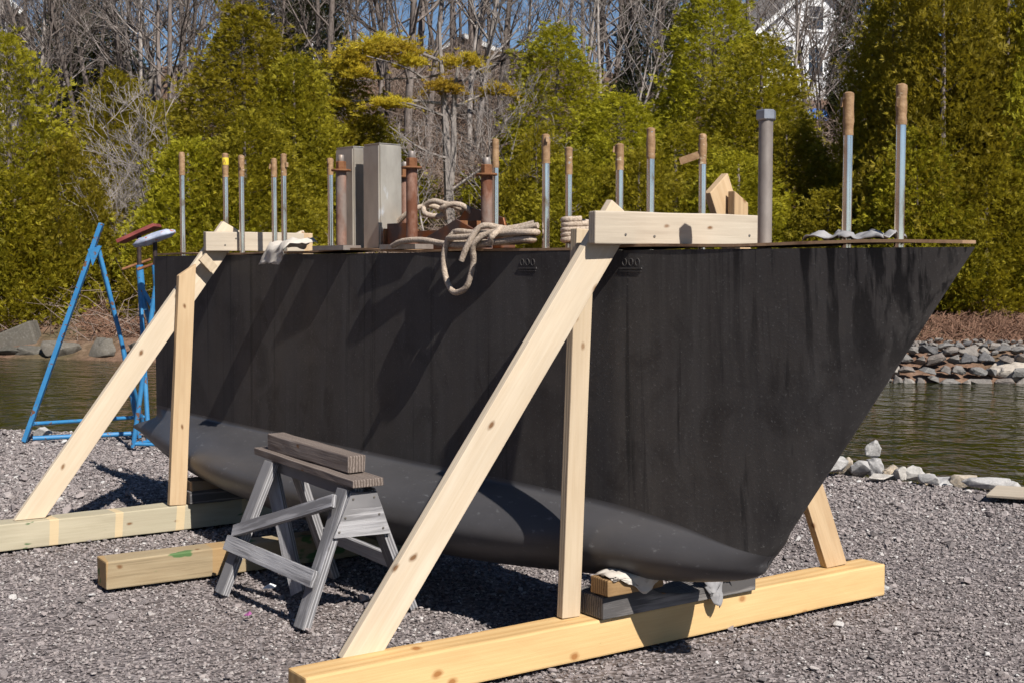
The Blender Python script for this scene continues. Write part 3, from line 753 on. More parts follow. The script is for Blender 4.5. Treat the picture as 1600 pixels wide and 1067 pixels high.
# ------------------------------------------------------------------ timber cradles
X = Vector((1, 0, 0))
def screws(parent, pts):
    for p in pts: MB().lathe([(0.0055, -0.004), (0.0055, 0.0012), (0.003, 0.002)], 8).build('screw', M_SCREW, parent, Matrix.Translation(Vector(p)) @ Matrix.Rotation(math.pi/2, 4, 'Y'))
fc = empty('timber_cradle', (-0.075, 1.525, 0), 0, 'timber cradle under the bow: long yellow beam with posts, braces and cross plank', 'cradle', )
timber('base_beam', (-0.075, 0, 0.077), (-0.075, 3.052, 0.077), 0.152, 0.148, X, M_BEAM, fc, bev=0.008, n=14, jit=0.002, label='heavy yellow squared beam')
timber('post', (-0.107, 1.225, 0.155), (-0.107, 1.292, 1.725), 0.092, 0.042, X, M_POST, fc, label='pale upright post on the near side')
br = timber('brace', (-0.155, 0.305 - 0.007, 0.150), (0.014, 1.39, 1.800), 0.142, 0.041, X, M_PINE, fc, cut0=0.096, cut1=0.0, label='pale slanting brace on the near side')
timber('brace', (-0.11, 2.815, 0.156), (-0.11, 2.025, 1.935), 0.130, 0.041, X, M_POST2, fc, cut0=-0.055, cut1=0.04, label='honey coloured slanting brace on the far side')
timber('post', (-0.055, 2.105, 0.156), (-0.055, 2.105, 1.875), 0.085, 0.041, X, M_POST2, fc, cut1=-0.05, label='upright post on the far side')
pk = timber('cross_plank', (0.058, 1.208, 1.727), (0.058, 2.095, 1.728), 0.128, 0.044, X, M_PLANK, fc, bev=0.005, jit=0.002, label='greyed plank across the keel deck')
screws(pk, [(0.0805, 1.36, 1.70), (0.0805, 1.51, 1.695), (0.0805, 2.04, 1.705)])
screws(br, [(-0.134, 0.30, 0.20), (-0.134, 0.34, 0.185), (-0.028, 1.27, 1.56), (-0.022, 1.34, 1.585)])
ac = empty('timber_cradle', (-3.495, 1.2, 0), 0, 'timber cradle under the aft end: stained grey-green beam with post, brace and plank', 'cradle')
timber('base_beam', (-3.495, -0.62, 0.075), (-3.495, 2.65, 0.075), 0.148, 0.15, X, M_AFT, ac, bev=0.007, n=14, jit=0.002, label='grey-green squared beam with paler cross bands')
timber('post', (-3.44, 0.818, 0.152), (-3.44, 0.90, 1.552), 0.103, 0.041, X, M_POST2, ac, cut1=0.075, label='upright post with an angled top on the near side')
timber('brace', (-3.505, -0.018 - 0.004, 0.152), (-3.487, 1.208, 1.812), 0.138, 0.041, X, M_PINE, ac, cut0=0.10, cut1=0.02, label='pale slanting brace on the near side')
pk = timber('cross_plank', (-3.425, 1.01, 1.722), (-3.425, 1.655, 1.722), 0.115, 0.042, X, M_PLANK, ac, bev=0.005, label='greyed plank across the keel deck')
screws(pk, [(-3.403, 1.13, 1.70), (-3.403, 1.2, 1.74)])
timber('cleat', (-3.405, 0.985, 1.63), (-3.405, 1.055, 1.555), 0.06, 0.03, X, M_POST, ac)
timber('brace', (-3.49, 2.35, 0.152), (-3.49, 1.62, 1.77), 0.138, 0.041, X, M_PINE, ac, cut0=-0.06, label='slanting brace on the far side')
timber('post', (-3.45, 1.66, 0.152), (-3.45, 1.68, 1.78), 0.09, 0.041, X, M_POST2, ac, label='upright post on the far side')

# blocks and wedges under the bulb
def block(name, c, size, rz, mat, label, cat, group=None, tilt=0.0, bev=0.006):
    d = Matrix.Rotation(rz, 3, 'Z') @ Vector((1, 0, math.tan(tilt))); c = Vector(c)
    nrm = Matrix.Rotation(rz, 3, 'Z') @ Vector((0, 1, 0))
    d.normalize(); o = timber(name, c - d * size[0] / 2, c + d * size[0] / 2, size[2], size[1], nrm, mat, None, bev=bev, n=5, jit=0.003)
    return tag(o, label, cat, group)
Mb = frame((-0.015, 0, 0.157), (0, 1, 0), (-1, 0, 0))
def fblock():
    # dark sawn block with a hollow cut for the bulb: outline in (y, z)
    pts = [(1.30, 0.157), (2.16, 0.157), (2.16, 0.262), (2.02, 0.258), (1.93, 0.225), (1.86, 0.208), (1.78, 0.2), (1.70, 0.208), (1.60, 0.228), (1.555, 0.252), (1.36, 0.254), (1.30, 0.246)]
    M = frame((-0.07, 0, 0), (0, 1, 0), (-1, 0, 0))
    o = prism('cradle_block', pts, 0.185, M, M_DARKBLK, None, 0.006)
    return tag(o, 'dirty dark grey block with a hollow lying on the yellow beam under the bow', 'block')
fblock()
block('timber_block', (0.0, 1.445, 0.291), (0.30, 0.11, 0.070), math.pi/2 + 0.02, M_TANBLK, 'short tan block wrapped in a rag beside the pale post under the bulb', 'block')
block('timber_block', (-3.47, 1.13, 0.192), (0.50, 0.17, 0.078), math.pi/2, M_DARKBLK, 'dark lower block of the pair under the aft end of the bulb', 'block')
block('timber_block', (-3.47, 1.12, 0.262), (0.46, 0.16, 0.058), math.pi/2 + 0.03, M_BLK, 'lighter tan upper block of the pair under the aft end of the bulb', 'block')
block('timber', (-2.28, 1.02, 0.07), (2.02, 0.155, 0.14), math.pi/2 - 0.02, M_LOOSE, 'loose squared timber with green paint blotches lying on gravel under the sawhorse', 'timber', bev=0.007)
block('driftwood_board', (-1.02, 5.98, 0.045), (0.75, 0.42, 0.022), 0.45, M_PLANK, 'grey weathered board lying on gravel at the right edge by the water', 'board', tilt=0.03, bev=0.004)

# ------------------------------------------------------------------ sawhorse
sh = empty('sawhorse', (-1.47, 0.78, 0), 0, 'weathered grey wooden sawhorse standing on gravel in front of the keel', 'sawhorse')
Yv = Vector((0, 1, 0))
timber('top_plank', (-2.02, 0.775, 0.652), (-0.995, 0.79, 0.622), 0.035, 0.155, Yv, M_BROWN, sh, bev=0.004)
timber('ridge_rail', (-1.93, 0.775, 0.598), (-1.07, 0.785, 0.575), 0.075, 0.05, Yv, M_GREY, sh)
legs = [((-1.86, 0.45, -0.005), (-1.85, 0.715, 0.615)), ((-1.08, 0.50, -0.005), (-1.10, 0.73, 0.585)),
        ((-1.86, 1.05, 0.0), (-1.83, 0.83, 0.60)), ((-1.12, 1.07, 0.0), (-1.09, 0.835, 0.58))]
for a, b in legs:
    timber('leg', a, b, 0.085, 0.04, Vector((0.05, -0.93, 0.35)), M_GREY, sh, chip=0.002)
timber('strut', (-1.93, 0.745, 0.585), (-1.60, 0.735, 0.01), 0.085, 0.03, Vector((0.3, -0.9, 0.1)), M_GREY, sh)
timber('diagonal_brace', (-1.90, 0.535, 0.285), (-1.07, 0.66, 0.545), 0.062, 0.024, Vector((0.0, -0.93, 0.35)), M_GREY, sh)
timber('lower_rail', (-1.915, 0.505, 0.232), (-1.045, 0.545, 0.215), 0.075, 0.024, Vector((0.0, -0.93, 0.35)), M_GREY, sh)
timber('lower_rail', (-1.90, 0.99, 0.235), (-1.06, 1.0, 0.215), 0.075, 0.024, Vector((0.0, 0.93, 0.35)), M_GREY, sh)
gp = prism('end_panel', [(0.640, 0.385), (0.925, 0.375), (0.855, 0.573), (0.728, 0.580)], 0.018, frame((-1.045, 0, 0), (0, 1, 0), (-1, 0, 0)), M_GREY, sh, 0.002)
screws(gp, [(-1.0345, 0.665, 0.41), (-1.0345, 0.695, 0.47), (-1.0345, 0.735, 0.55), (-1.0345, 0.885, 0.405), (-1.0345, 0.865, 0.47), (-1.0345, 0.84, 0.55)])
o = timber('timber_offcut', (-1.93, 0.775, 0.708), (-1.13, 0.805, 0.688), 0.078, 0.09, Yv, M_BROWN, None, bev=0.006, jit=0.002)
tag(o, 'short brown timber offcut lying on top of the sawhorse', 'offcut')

# ------------------------------------------------------------------ ropes and rags
def rope_obj(name, paths, r, label, mat=M_ROPE, wm=KM, rough=0.0012):
    mb = MB(); q = random.Random(3)
    for pts in paths:
        P = spline(pts, 7); mb.tube(P, [r * (1 + q.uniform(-0.05, 0.05)) for _ in P], 9)
    o = mb.build(name, mat, None, wm); return tag(o, label, 'rope')
z = DK + 0.017; yE = -0.262
coil = [(-1.50, -0.225, z), (-1.40, -0.235, z + 0.022), (-1.25, -0.23, z + 0.026), (-1.12, -0.22, z + 0.01), (-1.0, -0.24, z), (-0.85, -0.245, z), (-0.68, -0.235, z + 0.01), (-0.56, -0.21, z + 0.02),
        (-0.52, -0.17, z + 0.02), (-0.60, -0.13, z + 0.015), (-0.80, -0.13, z + 0.01), (-0.98, -0.15, z + 0.015), (-1.055, -0.20, z + 0.02), (-1.0, -0.262, z + 0.03),
        (-0.86, -0.262, z + 0.035), (-0.70, -0.245, z + 0.045), (-0.54, -0.22, z + 0.05), (-0.50, -0.165, z + 0.05), (-0.60, -0.12, z + 0.045), (-0.80, -0.125, z + 0.045),
        (-0.97, -0.15, z + 0.05), (-1.03, -0.205, z + 0.05), (-0.95, -0.25, z + 0.06), (-0.78, -0.24, z + 0.048), (-0.60, -0.21, z + 0.05), (-0.53, -0.17, z + 0.048), (-0.66, -0.13, z + 0.048)]
loop = [(-0.70, -0.19, z + 0.052), (-0.86, -0.215, z + 0.052), (-0.98, -0.25, z + 0.05), (-1.03, -0.262, z - 0.02), (-1.035, -0.262, 1.56), (-1.0, -0.265, 1.49), (-0.945, -0.27, 1.455), (-0.87, -0.27, 1.475),
        (-0.835, -0.268, 1.53), (-0.815, -0.266, 1.60), (-0.79, -0.285, z), (-0.72, -0.25, z + 0.05), (-0.60, -0.2, z + 0.062), (-0.50, -0.16, z + 0.08)]
tail = [(-0.55, -0.14, z + 0.09), (-0.66, -0.2, z + 0.068), (-0.76, -0.262, z + 0.08), (-0.81, -0.30, z + 0.0), (-0.845, -0.312, 1.60)]
wraps = [(-0.74, -0.14, z + 0.062), (-0.70, -0.20, z + 0.072), (-0.66, -0.26, z + 0.052), (-0.66, -0.288, z + 0.03), (-0.69, -0.275, z - 0.0)]
rope_obj('dock_rope', [coil, loop, tail, wraps], 0.0140, 'thick pale braided rope coiled on keel edge with a loop hanging down')
kn = [(-1.80, 0.02, 1.80), (-1.72, 0.05, 1.86), (-1.66, 0.12, 1.885), (-1.60, 0.16, 1.86), (-1.57, 0.12, 1.83), (-1.62, 0.07, 1.84), (-1.66, 0.09, 1.88), (-1.60, 0.1, 1.905), (-1.52, 0.12, 1.89), (-1.46, 0.15, 1.87), (-1.42, 0.2, 1.84), (-1.43, 0.26, 1.78)]
kn2 = [(-1.60, 0.18, 1.82), (-1.55, 0.13, 1.86), (-1.50, 0.08, 1.865), (-1.45, 0.1, 1.885), (-1.40, 0.14, 1.875), (-1.37, 0.2, 1.82)]
rope_obj('knotted_rope', [kn, kn2], 0.014, 'thick knotted rope lying over the rusty gusset plates')
cc2 = []
for k in range(5 * 10):
    a = k / 10 * 2 * math.pi; cc2.append((-0.40 + 0.055 * math.cos(a) + 0.02, 0.02 + 0.13 * math.sin(a), z + 0.002 + 0.021 * (k / 10)))
rope_obj('rope_coil', [cc2], 0.014, 'small stacked rope coil behind the pale post on keel deck')

def rag(name, M, sx, sy, fn, mat, label, seed):
    n, m = 22, 16; V = []; F = []
    for j in range(m + 1):
        for i in range(n + 1):
            u = i / n; v = j / m
            p = Vector(fn(u, v)); nz = 0.022 * MN.noise(Vector((u * 4 + seed, v * 4, seed))) + 0.009 * MN.noise(Vector((u * 11, v * 11 + seed, 1)))
            V.append(p + Vector((nz * 0.6, nz * 0.8, abs(nz) * 1.2)))
    for j in range(m):
        for i in range(n): F.append((j*(n+1)+i, j*(n+1)+i+1, (j+1)*(n+1)+i+1, (j+1)*(n+1)+i))
    o = link(name, mesh_py(name, V, F, True), mat, None, M)
    md = o.modifiers.new('thick', 'SOLIDIFY'); md.thickness = 0.003
    return tag(o, label, 'rag')
def drape1(u, v):     # over the near edge of the deck by the aft plank
    s = -2.36 - 0.22 * u; e = v * 0.30; top = 0.17
    if e < top: return (s - 0.07 * v, -0.10 - e * 0.9 - 0.01, DK + 0.03 + 0.028 * math.sin(u * 7) * (1 - v) + 0.01)
    return (s - 0.07 * v - 0.06 * (e - top) / 0.13, -0.27 - 0.012, DK + 0.02 - (e - top) * 0.72)
rag('rag', KM, 1, 1, drape1, M_RAG, 'crumpled pale rag hanging over the keel edge beside the aft plank', 2.0)
def drape2(u, v): return (0.86 + 0.34 * u, -0.10 + 0.14 * v, DK + 0.012 + 0.022 * abs(math.sin(u * 9 + v * 3)) * (0.4 + v * (1 - v) * 3))
rag('rag', KM, 1, 1, drape2, M_RAGG, 'rumpled grey rag lying on the keel deck between the bow bolts', 5.0)
def drape3(u, v):
    y = 1.31 + 0.27 * u; e = v * 0.19
    if e < 0.10: return (-0.04 + e, y, 0.330 + 0.008 * math.sin(u * 8))
    k = (1 - abs(u - 0.62) * 1.9)
    return (0.063 + 0.006 * math.sin(u * 9), y + (e - 0.1) * 0.12, 0.327 - max(k, 0.12) * (e - 0.10) * 0.95)
rag('rag', None, 1, 1, drape3, M_RAG, 'pale rag draped over the tan block beside the pale post', 9.0)
def drape4(u, v): return (0.012 + 0.035 * v + 0.012 * math.sin(u * 9), 1.83 + 0.13 * u + 0.05 * v, 0.278 - 0.155 * v * (0.6 + 0.4 * math.sin(u * 5 + 0.6)))
rag('rag', None, 1, 1, drape4, M_RAGG, 'small grey rag dangling from under the bow onto the yellow beam', 13.0)

# ------------------------------------------------------------------ boat stands
def pipe(name, pts, r, mat, parent, k=10): return MB().tube(pts, r, k).build(name, mat, parent)
s1 = empty('boat_stand', (-7.9, 1.6, 0), 0, 'empty blue tripod boat stand without pad standing at the far left by the water', 'boat stand')
A0 = Vector((-8.03, 1.11, 0.0)); TP = Vector((-7.63, 1.715, 1.95)); B0 = Vector((-7.70, 2.05, 0.0)); C0 = Vector((-8.45, 2.35, 0.0))
timber('leg', A0, TP, 0.066, 0.04, Vector((0.5, 0.8, 0)), M_BLUE, s1, bev=0.006, n=10, jit=0.0)
pipe('leg', [TP + Vector((-0.02, -0.03, -0.2)), (B0 + TP) / 2 + Vector((0, 0, -0.06)), B0], 0.020, M_BLUE, s1)
pipe('leg', [TP + Vector((-0.04, -0.03, -0.22)), C0], 0.020, M_BLUE, s1)
pipe('base_bar', [A0 + Vector((0.05, 0.07, 0.16)), C0 + Vector((0, 0, 0.10))], 0.018, M_BLUE, s1)
pipe('base_bar', [A0 + Vector((0.06, 0.06, 0.03)), B0 + Vector((0, 0, 0.04))], 0.022, M_BLUE, s1)
prism('gusset', [(0, 0), (0.20, 0.0), (0.08, 0.10)], 0.012, frame(TP + Vector((0.03, -0.01, -0.20)), Vector((-0.25, -0.35, -0.9)), Vector((0.8, -0.5, 0))), M_BLUE, s1, 0.001)
def padstand(label, base, head, padmat, feet, tiltdir, cloth):
    b = Vector(base); h = Vector(head)
    s = empty('boat_stand', base, 0, label, 'boat stand')
    col = Vector((h.x, h.y, 1.50))
    ap = col + (h - col) * -0.2
    for f in feet: pipe('leg', [col + Vector((0, 0, -0.1)), Vector(f)], 0.021, M_BLUE, s)
    for f, g in zip(feet, feet[1:] + feet[:1]): pipe('base_bar', [Vector(f) + Vector((0, 0, 0.03)), Vector(g) + Vector((0, 0, 0.03))], 0.016, M_BLUE, s)
    pipe('sleeve', [col + Vector((0.0, 0.03, -0.32)), col + Vector((0, 0, 0.08))], 0.033, M_BLUE, s)
    sc = pipe('adjusting_screw', [col + Vector((0, 0, 0.05)), h], 0.02, M_DARKPIPE, s)
    pipe('handle', [col + Vector((-0.05, -0.14, 0.04)), col + Vector((0.02, 0.10, 0.13))], 0.013, M_RUSTY2, s)
    x = Vector(tiltdir).normalized()
    if not cloth:
        timber('pad', h - x * 0.18, h + x * 0.18, 0.032, 0.26, x.orthogonal() if False else RT.cross(Vector((0,0,1))), padmat, s, bev=0.004)
    else:
        n = 18; bm = bmesh.new(); bmesh.ops.create_uvsphere(bm, u_segments=22, v_segments=12, radius=1)
        F = frame(h, x, RT.cross(Vector((0, 0, 1))))
        for v in bm.verts:
            p = v.co; k = MN.noise(p * 2.3) * 0.12
            sx = math.copysign(abs(p.x) ** 0.6, p.x); v.co = Vector((sx * 0.185 * (1 + k), p.y * 0.13 * (1 + k), p.z * (0.028 if p.z > 0 else 0.055) * (1 + 2.5 * k)))
        link('covered_pad', bm_mesh('covered_pad', bm, True), padmat, s, F)
    return s
padstand('blue boat stand with cloth covered pad behind the keel tail', (-7.0, 1.8, 0), (-6.87, 1.93, 1.80), M_PATCHCLOTH,
         [(-7.02, 1.76, 0.01), (-6.55, 2.35, 0.0), (-7.35, 2.3, 0.0)], RT * 0.95 + Vector((0, 0, 0.34)), True)
padstand('blue boat stand with bare red pad behind the cloth padded one', (-7.75, 2.2, 0), (-7.42, 1.98, 1.86), M_REDPAD,
         [(-7.25, 1.98, 0.0), (-7.9, 2.5, -0.02), (-7.0, 2.65, 0.0)], RT * 0.95 + Vector((0, 0, 0.42)), False)

# ------------------------------------------------------------------ rocks on the near shore
def rock(name, p, size, rz, seed, mat, label, cat='rock', sink=0.25, tilt=0.0, parent=None, group=None, bev=0.012, n=15):
    me = rough_rock(name, seed, n, size, min(size) * bev * 4); me.materials.append(mat)
    M = Matrix.Translation(Vector(p) + Vector((0, 0, size[2] * (0.5 - sink)))) @ Matrix.Rotation(rz, 4, 'Z') @ Matrix.Rotation(tilt, 4, 'Y')
    o = link(name, me, mat, parent, M)
    return tag(o, label, cat, group) if parent is None else o
GR = 'rocks along the near waterline'
for i, (px, py, sz, lb, tl) in enumerate([
    (1303, 741, (.26, .20, .17), 'buff rounded rock at the waterline nearest to the keel bow', 0.1),
    (1328, 737, (.20, .16, .17), 'grey rock with a bright top left of the stacked pair of shore rocks', 0.3),
    (1347, 741, (.28, .18, .12), 'dark low rock leaning against the stacked pair of shore rocks', 0.5),
    (1373, 741, (.24, .18, .19), 'grey block forming the lower of the stacked pair of shore rocks', 0.1),
    (1392, 744, (.12, .12, .11), 'small tan rock right beside the stacked pair of shore rocks', 0.0),
    (1381, 750, (.24, .14, .06), 'flat pale stone in front of the stacked pair of shore rocks', 0.0),
    (1402, 744, (.14, .12, .13), 'small pale grey rock in the middle of the near shore row', 0.2),
    (1412, 748, (.11, .11, .12), 'small buff rock in front of its pale grey neighbour on shore', 0.0),
    (1430, 747, (.22, .15, .16), 'pointed pale buff rock in the middle of the near shore row', 0.35),
    (1455, 744, (.18, .15, .17), 'dark sided grey rock at the left end of the long buff rock', 0.2),
    (1481, 748, (.36, .18, .14), 'long buff topped rock, biggest of the near shore row', 0.0),
    (1457, 756, (.26, .16, .08), 'flat light grey stone in front of the long buff rock', 0.0),
    (1511, 756, (.24, .16, .11), 'low wedge shaped buff rock right of the long buff rock', 0.15),
    (1552, 762, (.40, .18, .09), 'long low whitish stone near the weathered board', 0.0),
    (1592, 762, (.22, .16, .09), 'low pale rock cut by the right edge of the picture', 0.0)]):
    b = FPX * CAM.z / (py - 414.0); p = at(px, b); a_, b_ = ab(p)
    rock('shore_rock', (p.x, p.y, gz(a_, b_) + 0.02), tuple(k * 1.22 for k in sz), i * 0.7 + 0.6 + YAW, 300 + i, M_ROCK, lb, sink=0.15, tilt=tl, group=GR)
b = 9.95; p = at(1367, b); rock('shore_rock', (p.x, p.y, 0.075), (.17, .15, .21), 0.9, 412, M_ROCK, 'pale angular rock perched on another, top of the stacked pair', sink=0.05, tilt=0.25, group=GR)
for px, py, sz, lb, sd in ((103, 664, (.32, .22, .16), 'squared pale granite block by the water behind the slanting aft brace', 331),
                           (128, 664, (.34, .2, .15), 'squared pale granite block to the right of its twin by the water', 332),
                           (62, 684, (.24, .2, .15), 'grey rock lying inside the base of the empty blue boat stand', 333)):
    b = FPX * CAM.z / (py - 414.0); p = at(px, b); a_, b_ = ab(p)
    rock('shore_rock', (p.x, p.y, gz(a_, b_)), sz, 0.4 + YAW, sd, M_ROCK, lb, sink=0.12)
b = FPX * CAM.z / (930 - 414.0); p = at(1388, b); rock('shore_rock', (p.x - 0.03, p.y + 0.02, 0), (.10, .07, .035), 0.3, 334, M_ROCK, 'small flat tan stone at the far end of the yellow beam', sink=0.1)

# far shore: riprap and boulders
rp0 = at(1480, 22.2); rip = empty('riprap_bank', (rp0.x, rp0.y, WATER_Z), 0, 'bank of piled grey riprap stones along the far waterline', 'riprap')
q = random.Random(21); rips = [rough_rock('stone', 700 + i, 12, (1, 0.8, 0.72), 0.05) for i in range(9)]
for m_ in rips: m_.materials.append(M_RIP)
rows = [(-.05, -0.46, .36, .26), (0.12, -0.30, .42, .30), (0.38, -0.12, .42, .30), (0.6, 0.02, .36, .26), (0.85, 0.10, .28, .2), (1.05, 0.15, .24, .17), (1.25, 0.2, .22, .15), (1.45, 0.25, .20, .14), (1.65, 0.3, .19, .13)]
for t, z0, ln, hh in rows:
    px = 1215.0
    while px < 1760:
        s = ln * q.uniform(0.6, 1.45); a_ = (px - 800) / FPX * 22.5; b_ = far_shore(a_) + t + q.uniform(-.1, .1)
        px += s * FPX / b_ * 0.72
        p = at(px - s * FPX / b_ * 0.36, b_)
        zz = max(hill_z(*ab(p)), WATER_Z - 0.05) if t > 1.0 else z0
        M = Matrix.Translation((p.x, p.y, zz + hh * 0.32 + q.uniform(-.03, .03))) @ Matrix.Rotation(-YAW + math.pi/2 + q.uniform(-.4, .4), 4, 'Z') @ Matrix.Rotation(q.uniform(-.25, .25), 4, 'Y') @ Matrix.Diagonal((s * 1.04, ln * q.uniform(.8, 1.1), hh * q.uniform(.9, 1.35), 1))
        link('stone', q.choice(rips), None, rip, M)
for px, py, sz, lb, sd in ((1592, 592, (1.5, .9, .62), 'largest tan boulder of the far bank at the right picture edge', 801),
                           (22, 552, (1.1, .8, .38), 'low pale rock on the far shore at the left picture edge', 802),
                           (95, 556, (1.25, .9, .55), 'broad low boulder on the far shore behind the empty blue stand', 803),
                           (165, 553, (1.35, .9, .66), 'layered dark boulder on the far shore between the blue stand legs', 804),
                           (232, 553, (1.1, .9, .62), 'dark boulder on the far shore partly behind the keel tail', 805),
                           (45, 560, (.9, .6, .38), 'small boulder at the waterline below the leaning slab', 806)):
    a0 = (px - 800) / FPX * 25; bb = far_shore((px - 800) / FPX * (28 if px < 400 else 22)) + 0.35; p = at(px, bb)
    rock('boulder', (p.x, p.y, WATER_Z - 0.05), sz, -YAW + math.pi/2, sd, M_BOULD if px < 400 else M_ROCK, lb, 'boulder', 0.1, 0.05)
pw = at(22, far_shore(-10.6) + 0.9)
prism('slab', [(-0.8, 0), (0.62, 0), (0.42, 0.72), (-0.8, 0.22)], 0.5, frame((pw.x, pw.y, WATER_Z + .05), RT, FW), M_BOULD, None, 0.04)
tag(bpy.data.objects['slab'], 'leaning flat grey slab with a sloping top on the far shore at far left', 'slab')

# ------------------------------------------------------------------ trees
def cedar_mesh(name, H, R, seed, nsp, spray=0.152):
    nsp = int(nsp * 2.1)
    r = np.random.default_rng(seed)
    # lobes make the outline uneven
    nl = 40; la = r.uniform(0, 6.28, nl); lz = r.uniform(0.02, 0.95, nl); lw = r.uniform(0.25, 0.65, nl); lh = r.uniform(0.05, 0.15, nl); lamp = r.uniform(-0.32, 0.42, nl)
    h = 1 - np.sqrt(r.uniform(0, 1, nsp)); h = np.where(r.uniform(0, 1, nsp) < 0.25, r.uniform(0, 1, nsp), h); a = r.uniform(0, 6.28, nsp)
    prof = np.clip(np.minimum(1.0, 0.7 + 2.2 * h), 0, 1) * np.power(np.clip(1 - h, 0, 1), 0.55)
    bump = np.zeros(nsp)
    for i in range(nl):
        da = np.angle(np.exp(1j * (a - la[i]))); bump += lamp[i] * np.exp(-(da / lw[i]) ** 2 - ((h - lz[i]) / lh[i]) ** 2)
    rad = R * (prof + 0.03) * (1 + bump); depth = 1 - np.abs(r.normal(0, 0.13, nsp)); depth = np.where(r.uniform(0, 1, nsp) < 0.25, r.uniform(0.4, 0.85, nsp), depth)
    depth = np.where(r.uniform(0, 1, nsp) < 0.10, r.uniform(0.98, 1.2, nsp), depth); rr = rad * depth
    C = np.stack([np.cos(a) * rr, np.sin(a) * rr, h * H + r.normal(0, 0.06, nsp)], 1)
    out = np.stack([np.cos(a), np.sin(a), r.uniform(0.1, 1.1, nsp)], 1) + r.normal(0, 0.38, (nsp, 3)); out /= np.linalg.norm(out, axis=1)[:, None]
    # three quarters of the sprays gather on branchlets, with dark gaps between them
    nc = nsp // 24; ids = r.integers(0, nc, nsp); cl = r.uniform(0, 1, nsp) < 0.42
    cc = C[:nc]; ca = a[:nc]; cd_ = np.stack([np.cos(ca), np.sin(ca), r.uniform(0.2, 1.3, nc)], 1); cd_ /= np.linalg.norm(cd_, axis=1)[:, None]
    tt = r.uniform(-0.25, 0.42, nsp); C2 = cc[ids] + cd_[ids] * tt[:, None] + r.normal(0, 0.085, (nsp, 3)) * (1.25 - tt)[:, None]
    o2 = cd_[ids] + r.normal(0, 0.5, (nsp, 3)); o2 /= np.linalg.norm(o2, axis=1)[:, None]
    C = np.where(cl[:, None], C2, C); out = np.where(cl[:, None], o2, out)
    rnd = r.normal(0, 1, (nsp, 3)); side = np.cross(out, rnd); side /= np.linalg.norm(side, axis=1)[:, None]
    nrm = np.cross(out, side)
    sz = spray * r.uniform(0.6, 1.25, nsp)
    V = []; K = 6
    angs = np.linspace(-0.95, 0.95, K)
    for k in range(K):
        th = angs[k] + r.normal(0, 0.14, nsp); L = sz * (1 - 0.35 * np.abs(angs[k])) * r.uniform(0.75, 1.15, nsp)
        d = out * np.cos(th)[:, None] + side * np.sin(th)[:, None] + nrm * r.normal(0, 0.25, nsp)[:, None]
        s2 = np.cross(d, nrm); s2 /= np.linalg.norm(s2, axis=1)[:, None] + 1e-9
        wd = (L * 0.115)[:, None] * s2; L = L[:, None]
        V.append(np.stack([C, C + d * L * 0.55 + wd, C + d * L, C + d * L * 0.55 - wd], 1))
    V = np.stack(V, 1).reshape(-1, 3); F = np.arange(len(V)).reshape(-1, 4)
    me = mesh_np(name, V, F); return me
def trunk_mesh(name, H, r0, seed, lean=0.03):
    q = random.Random(seed); mb = MB(); p = Vector((0, 0, -0.4)); pts = []; rad = []
    for i in range(9):
        pts.append(p.copy()); rad.append(r0 * (1 - i / 9.5) + 0.01); p = p + Vector((q.uniform(-1, 1) * lean, q.uniform(-1, 1) * lean, (H * 0.92 + 0.4) / 8))
    mb.tube(pts, rad, 7)
    for k in range(18):
        z = H * q.uniform(0.05, 0.85); a = q.uniform(0, 6.28); L = q.uniform(0.4, 1.0) * (1 - z / H) * 1.6; b = Vector((0, 0, z))
        mb.tube([b, b + Vector((math.cos(a), math.sin(a), .3)) * L * .5, b + Vector((math.cos(a), math.sin(a), .5)) * L], [0.03, 0.02, 0.006], 4, False)
    return mesh_py(name, mb.v, mb.f, True)
CEDARS = [(7.6, 2.0, 11, 8200), (7.0, 2.3, 12, 8200), (8.2, 1.8, 13, 8200), (4.6, 2.0, 14, 6400), (6.2, 2.1, 15, 7600)]
cm = []
for H, R, sd, n in CEDARS:
    c = cedar_mesh('crown', H, R, sd, n); c.materials.append(M_CEDAR); t = trunk_mesh('trunk', H, 0.12, sd); t.materials.append(M_BARK); cm.append((c, t, H, R))
def plant_tree(name, label, px, b, crown, trunk, scale, rz, group, cat='tree', mat=None, zoff=0.0):
    p = at(px, b); zz = hill_z(*ab(p)) + zoff
    M = Matrix.Translation((p.x, p.y, zz)) @ Matrix.Rotation(rz, 4, 'Z') @ Matrix.Diagonal((*scale, 1))
    e = bpy.data.objects.new(name, None); COL.objects.link(e); e.empty_display_size = 0.3
    e.matrix_basis = M; WM[e.name] = M; tag(e, label, cat, group)
    for nm, me in (('crown', crown), ('trunk', trunk)):
        if me is None: continue
        o = bpy.data.objects.new(nm, me); COL.objects.link(o); o.parent = e; WM[o.name] = M
        if mat and nm == 'crown': o.material_slots[0].link = 'OBJECT'; o.material_slots[0].material = mat
    return e
GC = 'yellow-green cedars on the far bank'
